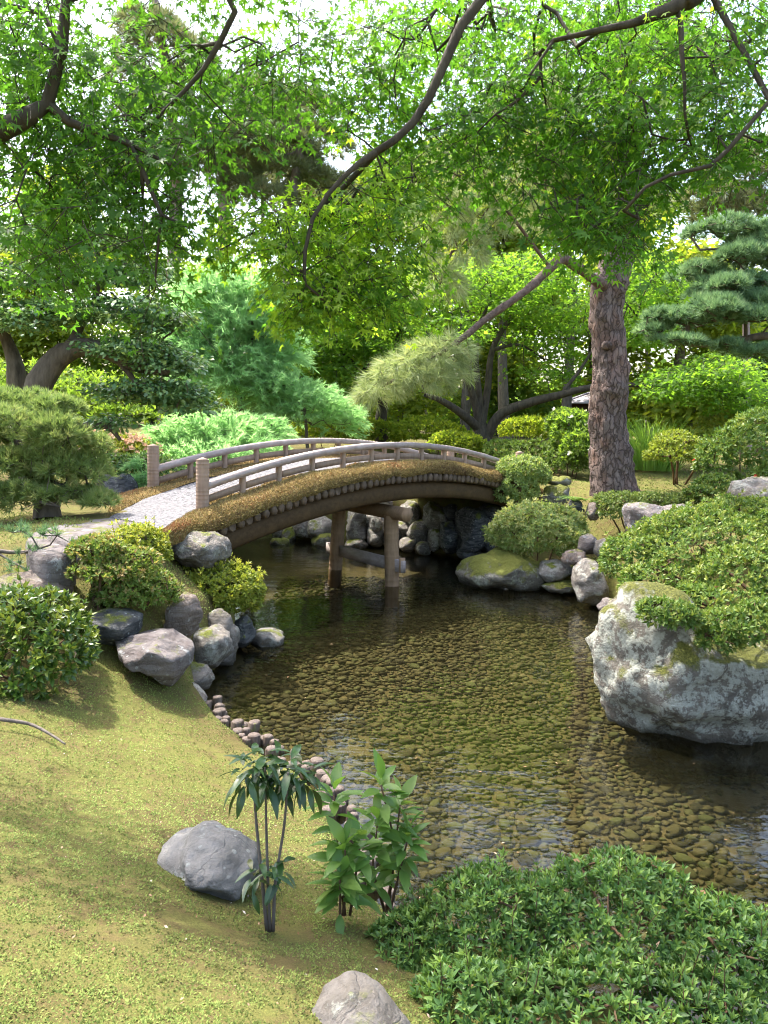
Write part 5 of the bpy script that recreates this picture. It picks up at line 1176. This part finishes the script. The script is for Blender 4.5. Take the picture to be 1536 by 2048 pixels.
# ------------------------------------------------------------------ gnarled evergreen, feathery trees
base = at(75, 870, 12.3); base[2] = gz(base[0], base[1])
spec = [(60, 470, 110, 26, 12.8, .9), (200, 470, 110, 28, 12.8, .9), (285, 540, 70, 22, 12.5, .7), (100, 545, 150, 24, 12.5, .9), (50, 625, 140, 26, 12.2, .8), (210, 612, 120, 22, 12.2, .8), (325, 640, 55, 24, 12.1, .6), (255, 690, 90, 18, 12.0, .7), (340, 722, 60, 24, 12.0, .6), (290, 778, 110, 22, 11.9, .6), (372, 802, 48, 18, 11.9, .4), (215, 842, 60, 12, 11.9, .4), (-90, 590, 90, 90, 12.6, .8, .6)]
tg = pxcloud(spec, 800)
lv = spray(tg, 46, .24, .095, .5, .17, .15, .5, .28)
paths = [(np.concatenate([[base], W([(72, 800), (100, 735), (140, 700), (185, 695), (230, 712), (275, 735), (330, 745)], 11.8)]), .24, .05, None), (np.array([base + (-.35, .2, 0), *W([(34, 770), (28, 720), (10, 670), (0, 620)], 12.3)]), .19, .05, None), (W([(140, 700), (160, 650), (190, 600), (200, 520)], [11.8, 12, 12.3, 12.6]), .09, .03, 1), (W([(72, 800), (150, 850), (210, 850), (240, 880)], 11.7), .09, .03, 1), (W([(230, 712), (280, 770), (350, 800)], 11.8), .05, .02, 1)]
make_tree('evergreen_tree', 'gnarled dark evergreen with layered foliage left of the bridge', paths, tg, lv, DIAM, L_DARK, BARK_D, base, rt=.006, expo=.42, step=.25)
def feathery(name, label, bs, trunks, spec, n, K, L_, w=.02):
    root = thing(name, label, 'tree', bs); sk = Skeleton()
    for (P, r0, r1, par) in trunks: sk.path(np.asarray(P), r0, r1, -1 if par is None else sk.near(P[0]))
    tg = pxcloud(spec, n); sk.grow(tg[::3], .25, 0, .08, .004); sk.mesh(.004, .42).build('trunk', BARK_D, root, bs, True)
    c0 = tg.mean(0); d = unit((tg - c0) * [1, 1, .4] + [0, 0, 1.1] + rng.normal(size=(n, 3)) * .45)
    t = rng.random((n, K)); P = tg[:, None] + d[:, None] * (t * L_)[..., None] + np.array([0, 0, -1]) * (t * t * L_ * .45)[..., None]
    tang = d[:, None] + np.array([0, 0, -.9]) * t[..., None]; hd = unit(tang) + rng.normal(size=(n, K, 3)) * .42
    N = n * K; v = np.clip(np.repeat(.45 + rng.normal(size=n) * .2, K) + rng.normal(size=N) * .12, 0, 1)
    mb = MB(); scatter(mb, NEEDLE, P.reshape(-1, 3), hd.reshape(-1, 3), rvec(N), rng.uniform(.6, 1.2, N) * L_ * .32, v, w / (L_ * .32)); tag(mb.build('crown', N_FEA, root, bs), None, kind='stuff')
bs = at(500, 880, 17.5); bs[2] = gz(bs[0], bs[1])
feathery('feathery_tree', 'tall feathery blue-green tree beyond the left side of the bridge', bs, [([bs, *W([(512, 780), (510, 700), (495, 620), (470, 560)], 17.5)], .11, .04, None), ([bs, *W([(480, 800), (455, 720), (430, 650)], 17.4)], .08, .03, None)],
         [(450, 590, 80, 45, 17.5, .8), (420, 660, 70, 50, 17.3, .7), (500, 640, 60, 70, 17.6, .7), (530, 700, 50, 40, 17.4, .5), (440, 740, 70, 50, 17.2, .7), (400, 700, 40, 40, 17.2, .5), (500, 780, 50, 40, 17.4, .6)], 1700, 50, .6, .022)
bs = at(420, 950, 14.5); bs[2] = gz(bs[0], bs[1])
feathery('feathery_shrub', 'low feathery green shrub right behind the bridge railing', bs, [([bs, *W([(450, 880), (430, 830)], 14.5)], .04, .015, None), ([bs, *W([(500, 850), (560, 860)], 14.6)], .04, .012, None)],
         [(380, 890, 60, 44, 14.4, .6), (450, 880, 60, 44, 14.6, .6), (330, 900, 40, 34, 14.2, .5), (510, 870, 50, 24, 14.8, .5), (290, 950, 14, 30, 12, .2), (400, 925, 90, 22, 13.6, .4), (490, 905, 60, 20, 14, .4)], 1250, 50, .4, .018)
bs = at(620, 880, 17); bs[2] = gz(bs[0], bs[1])
feathery('feathery_shrub', 'feathery green shrub behind the middle of the bridge railing', bs, [([bs, *W([(610, 830), (600, 780)], 17)], .05, .02, None)], [(560, 800, 50, 44, 17, .6), (620, 820, 60, 36, 17.2, .6), (680, 840, 30, 24, 17.3, .4), (540, 760, 30, 26, 17, .4)], 700, 50, .45, .02)

# ------------------------------------------------------------------ garden maples beyond the bridge
YM = 20.0
base = at(970, 912, YM); base[2] = gz(base[0], base[1])
paths = [(np.concatenate([[base], W([(968, 885), (962, 860)], YM)]), .26, .22, None),
         (W([(962, 860), (920, 825), (880, 800), (850, 790)], [20, 19.6, 19.3, 19]), .13, .05, 1), (W([(962, 860), (948, 800), (930, 740), (915, 690), (925, 640)], [20, 19.8, 19.5, 19.2, 19]), .12, .03, 1), (W([(962, 860), (958, 790), (952, 720), (958, 650), (990, 590)], YM), .11, .03, 1),
         (W([(962, 860), (975, 780), (985, 700), (1020, 640), (1070, 590), (1100, 550)], [20, 20.2, 20.4, 20.6, 20.8, 21]), .11, .03, 1), (W([(968, 885), (1000, 830), (1060, 805), (1120, 790), (1180, 775), (1260, 770), (1350, 775)], [20, 19.8, 19.5, 19.2, 19, 18.8, 18.6]), .15, .04, 1), (W([(985, 700), (1040, 690), (1090, 720)], 20.3), .05, .02, 1), (W([(930, 740), (880, 700), (850, 660)], 19.3), .05, .02, 1), (W([(1120, 790), (1160, 740), (1190, 690)], 19.2), .06, .02, 1)]
spec = [(960, 600, 110, 40, 20.5, 1.5), (1050, 540, 110, 40, 20.5, 1.5), (1120, 610, 90, 50, 20.5, 1.5), (900, 660, 60, 40, 19, 1.0, .7), (1060, 670, 80, 30, 21, 1.2, .6), (1130, 720, 60, 30, 20.5, 1.0, .8), (1080, 750, 60, 24, 20, 1.0, .8), (1300, 560, 80, 60, 20.5, 1.5), (1290, 650, 60, 50, 20, 1.2), (1400, 770, 110, 36, 18.5, 1.2), (1500, 800, 80, 34, 18.5, 1.0), (860, 560, 70, 50, 20, 1.2), (1450, 740, 80, 30, 18.6, 1)]
tg = pxcloud(spec, 620); lv = spray(tg, 42, .48, .11, .45, .16, .12, .4, .2)
make_tree('maple_tree', 'many stemmed maple with dark fanning limbs behind the bridge', paths, tg, lv, TRI3, L_MIDM, BARK_M, base, rt=.007, expo=.42, step=.4, sag=.06)
base = at(765, 882, 22.5); base[2] = gz(base[0], base[1])
paths = [(np.concatenate([[base], W([(762, 840), (765, 800), (740, 740)], 22.5)]), .22, .1, None), (W([(765, 800), (700, 720), (650, 690), (600, 670)], 22), .08, .03, 1), (W([(740, 740), (720, 650), (660, 600)], 22), .08, .03, 1), (W([(765, 800), (790, 700), (800, 620), (760, 560)], 22.4), .09, .03, 1), (W([(700, 720), (640, 740), (590, 760)], 21.6), .05, .02, 1)]
spec = [(640, 640, 90, 36, 21.8, 1.2), (740, 620, 100, 40, 22, 1.2), (600, 700, 70, 30, 21.6, 1), (690, 700, 90, 28, 21.6, 1), (620, 750, 60, 30, 21.2, .8), (700, 760, 70, 30, 21.4, .8), (780, 570, 80, 40, 22.5, 1.2), (690, 560, 90, 40, 22.5, 1.2), (800, 690, 60, 40, 22.5, 1), (650, 800, 50, 24, 21, .7)]
tg = pxcloud(spec, 430); lv = spray(tg, 42, .5, .12, .45, .16, .12, .35, .2)
make_tree('maple_tree', 'layered green maple standing behind the crown of the bridge', paths, tg, lv, TRI3, L_MIDM, BARK_M, base, rt=.008, expo=.42, step=.45, sag=.06)

# ------------------------------------------------------------------ background trees
bg = [(60, 560, 34, 150, 'bright green tree behind the gnarled evergreen'), (300, 600, 36, 130, 'yellow-green tree behind the feathery tree'), (560, 660, 30, 120, 'yellow-green tree between the feathery tree and the layered maple'), (800, 640, 33, 140, 'bright tree filling the gap behind the layered maple'),
      (1000, 640, 35, 150, 'yellow-green tree seen through the many stemmed maple'), (1180, 620, 36, 150, 'bright green tree hidden behind the pine trunk'), (1380, 640, 34, 140, 'bright tree right of the pine trunk'), (1560, 650, 32, 140, 'green tree at the far right behind the blue pine'), (-120, 600, 34, 160, 'green tree beyond the left edge behind the evergreen'),
      (150, 400, 42, 150, 'tall green tree high behind the gnarled evergreen'), (520, 250, 46, 90, 'tall pale tree far behind the gap between the maples'), (1010, 470, 27, 110, 'green tree filling the view behind the pine limb'), (1130, 360, 30, 110, 'tall leafy tree behind the red pine crown'), (930, 360, 31, 100, 'tall leafy tree behind the hanging pine needles'), (1400, 560, 28, 90, 'leafy tree behind the blue-green pine'),
      (860, 480, 42, 120, 'tall green tree far behind the needle curtain of the red pine'), (1300, 480, 42, 120, 'tall green tree far right of the red pine crown'), (680, 420, 44, 90, 'tall pale tree beside the far pines')]
for i, (x, y, Y, r_, lab) in enumerate(bg):
    bs = at(x, 850, Y); bs[2] = 1.9
    spec = []
    for q in range(9): spec.append((x + rng.normal() * r_ * .5, y + rng.uniform(-.75, 1.0) * r_ , r_ * rng.uniform(.35, .55), r_ * rng.uniform(.2, .32), Y, 1.6))
    if i < 9 or i == 14: spec.append((x, 800, r_ * .8, 40, Y - 1, 1.5))
    tg = pxcloud(spec, 260); lv = spray(tg, 42, 1.0, .30, .55, .3, .2, .45, .24)
    tops = at(x, y - r_ * .4, Y)
    make_tree('broadleaf_tree', lab, [(np.array([bs, (bs + tops) / 2 + rng.normal(size=3) * .3, tops]), .22, .05, None)], tg[::2], lv, DIAM, L_FAR if i % 3 != 1 else L_FARG, BARK_G, bs, rt=.012, expo=.42, step=.8)
# far wood closing the view
n = 30000; X_ = rng.uniform(-48, 48, n); Y_ = rng.uniform(46, 58, n); Zh = 4.2 + 2.0 * fbm(np.c_[X_ * .16, Y_ * .1, np.zeros(n)], 3); Z_ = 1.8 + (Zh - 1.0) * rng.random(n) ** .7
mb = MB(); scatter(mb, DIAM, np.c_[X_, Y_, Z_], rvec(n), rvec(n) + [0, 0, .6], rng.uniform(.5, .9, n), np.clip(.5 + .5 * fbm(np.c_[X_ * .4, Y_ * .4, Z_ * .5], 3), 0, 1))
tag(mb.build('far_wood', L_FARG, None, (0, 50, 1.9)), 'dense green wood closing the view behind the garden', 'wood', kind='stuff')

# ------------------------------------------------------------------ tall grass clump
BLADE = tmpl([(-.5, 0, 0), (.5, 0, 0), (-.45, .4, .03), (.45, .4, .03), (-.3, .75, -.06), (.3, .75, -.06), (0, 1, -.25)], [(0, 1, 3), (0, 3, 2), (2, 3, 5), (2, 5, 4), (4, 5, 6)])
bs = at(1302, 935, 18.5); bs[2] = gz(bs[0], bs[1])
root = thing('tall_grass', 'bright green clump of tall grass right of the pine trunk', 'grass clump', bs)
n = 750; a = rng.uniform(0, 6.28, n); r_ = .5 * np.sqrt(rng.random(n)); P = bs + np.c_[np.cos(a) * r_ * 1.3, np.sin(a) * r_, np.zeros(n)]
out = np.c_[np.cos(a), np.sin(a), np.zeros(n)] * rng.uniform(.1, .75, (n, 1)); mb = MB(); hd = out + Z3; scatter(mb, BLADE, P, hd, out * 0 + np.c_[np.cos(a), np.sin(a), np.full(n, .3)] * -1 + rng.normal(size=(n, 3)) * .3, rng.uniform(.7, 1.5, n), np.clip(rng.normal(size=n) * .25 + .5, 0, 1), .016)
tag(mb.build('blades', L_GRASS, root, bs), None, kind='stuff')

# ------------------------------------------------------------------ pavilion and far wall
YV = 31.0
c = at(1176, 852, YV); c[2] = gz(c[0], c[1]); pv = thing('garden_pavilion', 'small dark wooden pavilion with pale hexagonal roof far behind the pine', 'pavilion', c)
zt = at(1176, 786, YV)[2]; ze = at(1176, 806, YV)[2]; R_ = 1.1
ang = np.arange(6) * math.pi / 3 + .3; ring = np.c_[np.cos(ang) * R_, np.sin(ang) * R_, np.zeros(6)] + [c[0], c[1], ze]; apex = np.array([c[0], c[1], zt])
k = NT('pavilion_roof'); ROOF = k.end(k.bsdf(k.ramp(k.noise(8, 5, .6), [(.3, (.30, .27, .28)), (.7, (.46, .42, .43))]), .7, .3))
PAVW = wood_mat('pavilion_wood', (.06, .028, .018), (.13, .06, .04))
for j in range(6):
    a0, a1 = ring[j], ring[(j + 1) % 6]; dn = np.array([0, 0, -.07])
    rp_ = MB().add([apex, a0, a1, apex + dn, a0 + dn, a1 + dn], [(0, 1, 2), (3, 5, 4), (1, 4, 5, 2), (0, 3, 4, 1), (0, 2, 5, 3)]).build('roof_panel', ROOF, pv, apex)
    MB().tube([apex + (0, 0, .03), a0 + (0, 0, .03)], .035, 6).build('roof_ridge', ROOF, rp_, apex)
    pb = c + (ring[j] - apex) * [.72, .72, 0]; MB().tube([pb, np.array([pb[0], pb[1], ze])], .06, 8).build('post', PAVW, pv, pb)
    b0, b1 = c + (a0 - apex) * [.68, .68, 0], c + (a1 - apex) * [.68, .68, 0]; m_ = (b0 + b1) / 2 + (0, 0, (ze - c[2]) / 2); dd = unit(b1 - b0)
    if j not in (4,): MB().box(m_, (dd, np.cross(dd, Z3), Z3), (np.linalg.norm(b1 - b0) / 2 - .05, .03, (ze - c[2]) / 2)).build('wall_panel', PAVW, pv, m_)
c = at(1420, 870, 34); c[2] = 1.85; k = NT('plaster'); PL = k.end(k.bsdf(k.ramp(k.noise(3, 5, .6), [(.3, (.33, .33, .33)), (.7, (.45, .45, .45))]), .9, .2))
hut = thing('garden_hut', 'grey plaster hut with a dark doorway glimpsed through far foliage', 'hut', c)
MB().box(c + (0, .8, 1.1), ((1, 0, 0), (0, 1, 0), Z3), (1.3, .7, 1.1)).build('wall', PL, hut, c)
MB().box(c + (-.65, .09, .95), ((1, 0, 0), (0, 1, 0), Z3), (.28, .02, .9)).build('door', PAVW, hut, c + (-.65, .09, .1))
rf = MB(); x0, x1, y0, y1, z0, z1 = c[0] - 1.6, c[0] + 1.6, c[1] - .2, c[1] + 1.8, c[2] + 2.2, c[2] + 3.0; ym = (y0 + y1) / 2
rf.add([(x0, y0, z0), (x1, y0, z0), (x1, y1, z0), (x0, y1, z0), (x0, ym, z1), (x1, ym, z1)], [(0, 1, 5, 4), (2, 3, 4, 5), (1, 2, 5), (3, 0, 4), (0, 3, 2, 1)]).build('roof', ROOF, hut, c)

# ================================================================== MOSS AND LITTER
n = 340000
yy = 1.7 + 6.2 * rng.random(n) ** 1.7; xx = rng.uniform(-1, 1, n) * (0.55 * yy + .3) - .25
zz = ground_z(xx, yy); sd = sd_poly(POND, xx, yy)
P = np.c_[xx, yy, zz]; px, py = project(P); patch = fbm(np.c_[xx * 1.1, yy * 1.1, np.zeros(n)], 4); fine = fbm(np.c_[xx * 7, yy * 7, np.ones(n)], 3)
ok = (sd > .07) & (px > -40) & (px < 1000) & (py < 2100) & (patch + fine * .7 > -.72 + .3 * rng.random(n)) & (xx < 1.2)
P = P[ok]; n = len(P); dist = np.linalg.norm(P - EYE, axis=1)
k = NT('moss_shoot'); v = k.attr()
mc = k.ramp(v, [(0., (.09, .078, .034)), (.25, (.138, .16, .044)), (.55, (.19, .238, .058)), (1., (.262, .32, .088))]); d_ = k.bsdf(mc, .8, .15); t_ = k.n('ShaderNodeBsdfTranslucent'); k.l(mc, t_.inputs[0]); mx = k.n('ShaderNodeMixShader'); mx.inputs[0].default_value = .3; k.l(d_, mx.inputs[1]); k.l(t_.outputs[0], mx.inputs[2])
MOSS = k.end(mx.outputs[0])
v = np.clip(.5 + .5 * patch[ok] + .25 * fine[ok] + rng.normal(size=n) * .15, 0, 1)
mb = MB(); scatter(mb, DIAM, P + [0, 0, -.003], rng.normal(size=(n, 3)) * [1, 1, .5] + Z3 * .45, rvec(n) * .8 + Z3, rng.uniform(.0075, .0135, n) * (0.7 + dist * .13), v, .8)
tag(mb.build('moss', MOSS, None, (0, 4, .4)), 'yellow-green moss carpeting the lawn beside the pond', 'moss', kind='stuff')
n = 90000; yy = rng.uniform(7.2, 20, n); xx = rng.uniform(-7, 11, n); zz = ground_z(xx, yy); sd = sd_poly(POND, xx, yy); patch = fbm(np.c_[xx, yy, np.zeros(n)], 4)
dA = (xx - F0[0]) * DA[0] + (yy - F0[1]) * DA[1]; dB = (xx - F0[0]) * DB[0] + (yy - F0[1]) * DB[1]
ok = (sd > .1) & ~((dA > -1.4) & (dA < 8.2) & (dB > -.5) & (dB < 2.1)) & (patch > -.5 + .4 * rng.random(n)); P = np.c_[xx, yy, zz][ok]; n = len(P)
mb = MB(); scatter(mb, DIAM, P, rng.normal(size=(n, 3)) * .7 + Z3, rvec(n), rng.uniform(.02, .04, n), np.clip(.5 + .3 * patch[ok] + rng.normal(size=n) * .15, 0, 1), .8)
tag(mb.build('bank_moss', MOSS, None, (0, 12, 1.2)), 'moss and short grass covering the banks round the bridge', 'moss', kind='stuff')
# fallen leaves, petals and twigs on the moss
mb = MB(); n = 320; yy = 1.9 + 4.5 * rng.random(n); xx = rng.uniform(-1, .35, n) * .45 * yy; zz = ground_z(xx, yy); ok = sd_poly(POND, xx, yy) > .15
P = np.c_[xx, yy, zz + .014][ok]; n = len(P); scatter(mb, OVAL4, P, rng.normal(size=(n, 3)) * [1, 1, .15], rng.normal(size=(n, 3)) * .35 + Z3, rng.uniform(.006, .022, n) , rng.random(n) ** 1.5, 1.1)
tag(mb.build('fallen_leaves', leaf_mat('fallen_leaf', (.17, .09, .045), (.34, .22, .14), .1, .8, .2, None, (.55, .5, .45)), None, (0, 4, .4)), 'dry brown leaves and pale petals scattered over the moss', 'leaves', kind='stuff')
mb = MB(); n = 150; yy = rng.uniform(3.6, 14, n); xx = rng.uniform(-1.6, 3.6, n); ok = sd_poly(POND, xx, yy) < -.1; P = np.c_[xx, yy, np.full(n, .004)][ok]; n = len(P)
scatter(mb, OVAL4, P, rng.normal(size=(n, 3)) * [1, 1, .02], np.tile(Z3, (n, 1)), rng.uniform(.01, .03, n), rng.random(n), 1.0)
tag(mb.build('floating_litter', DRY, None, (0, 8, 0)), 'tiny leaves and petals drifting on the pond', 'leaves', kind='stuff')
mb = MB(); sprd = [(G(0, 1442, .6), G(60, 1452, .58), G(105, 1475, .55), G(130, 1492, .53))]
mb.tube(smooth_path(np.array(sprd[0]) + [0, 0, .012], 14), np.linspace(.014, .006, 14), 6)
tag(mb.build('surface_root', BARK_G, None, sprd[0][2], True), 'bare pale root snaking over the moss at the left edge', 'root')
for o in sc.objects:
    if '_o' in o: del o['_o']
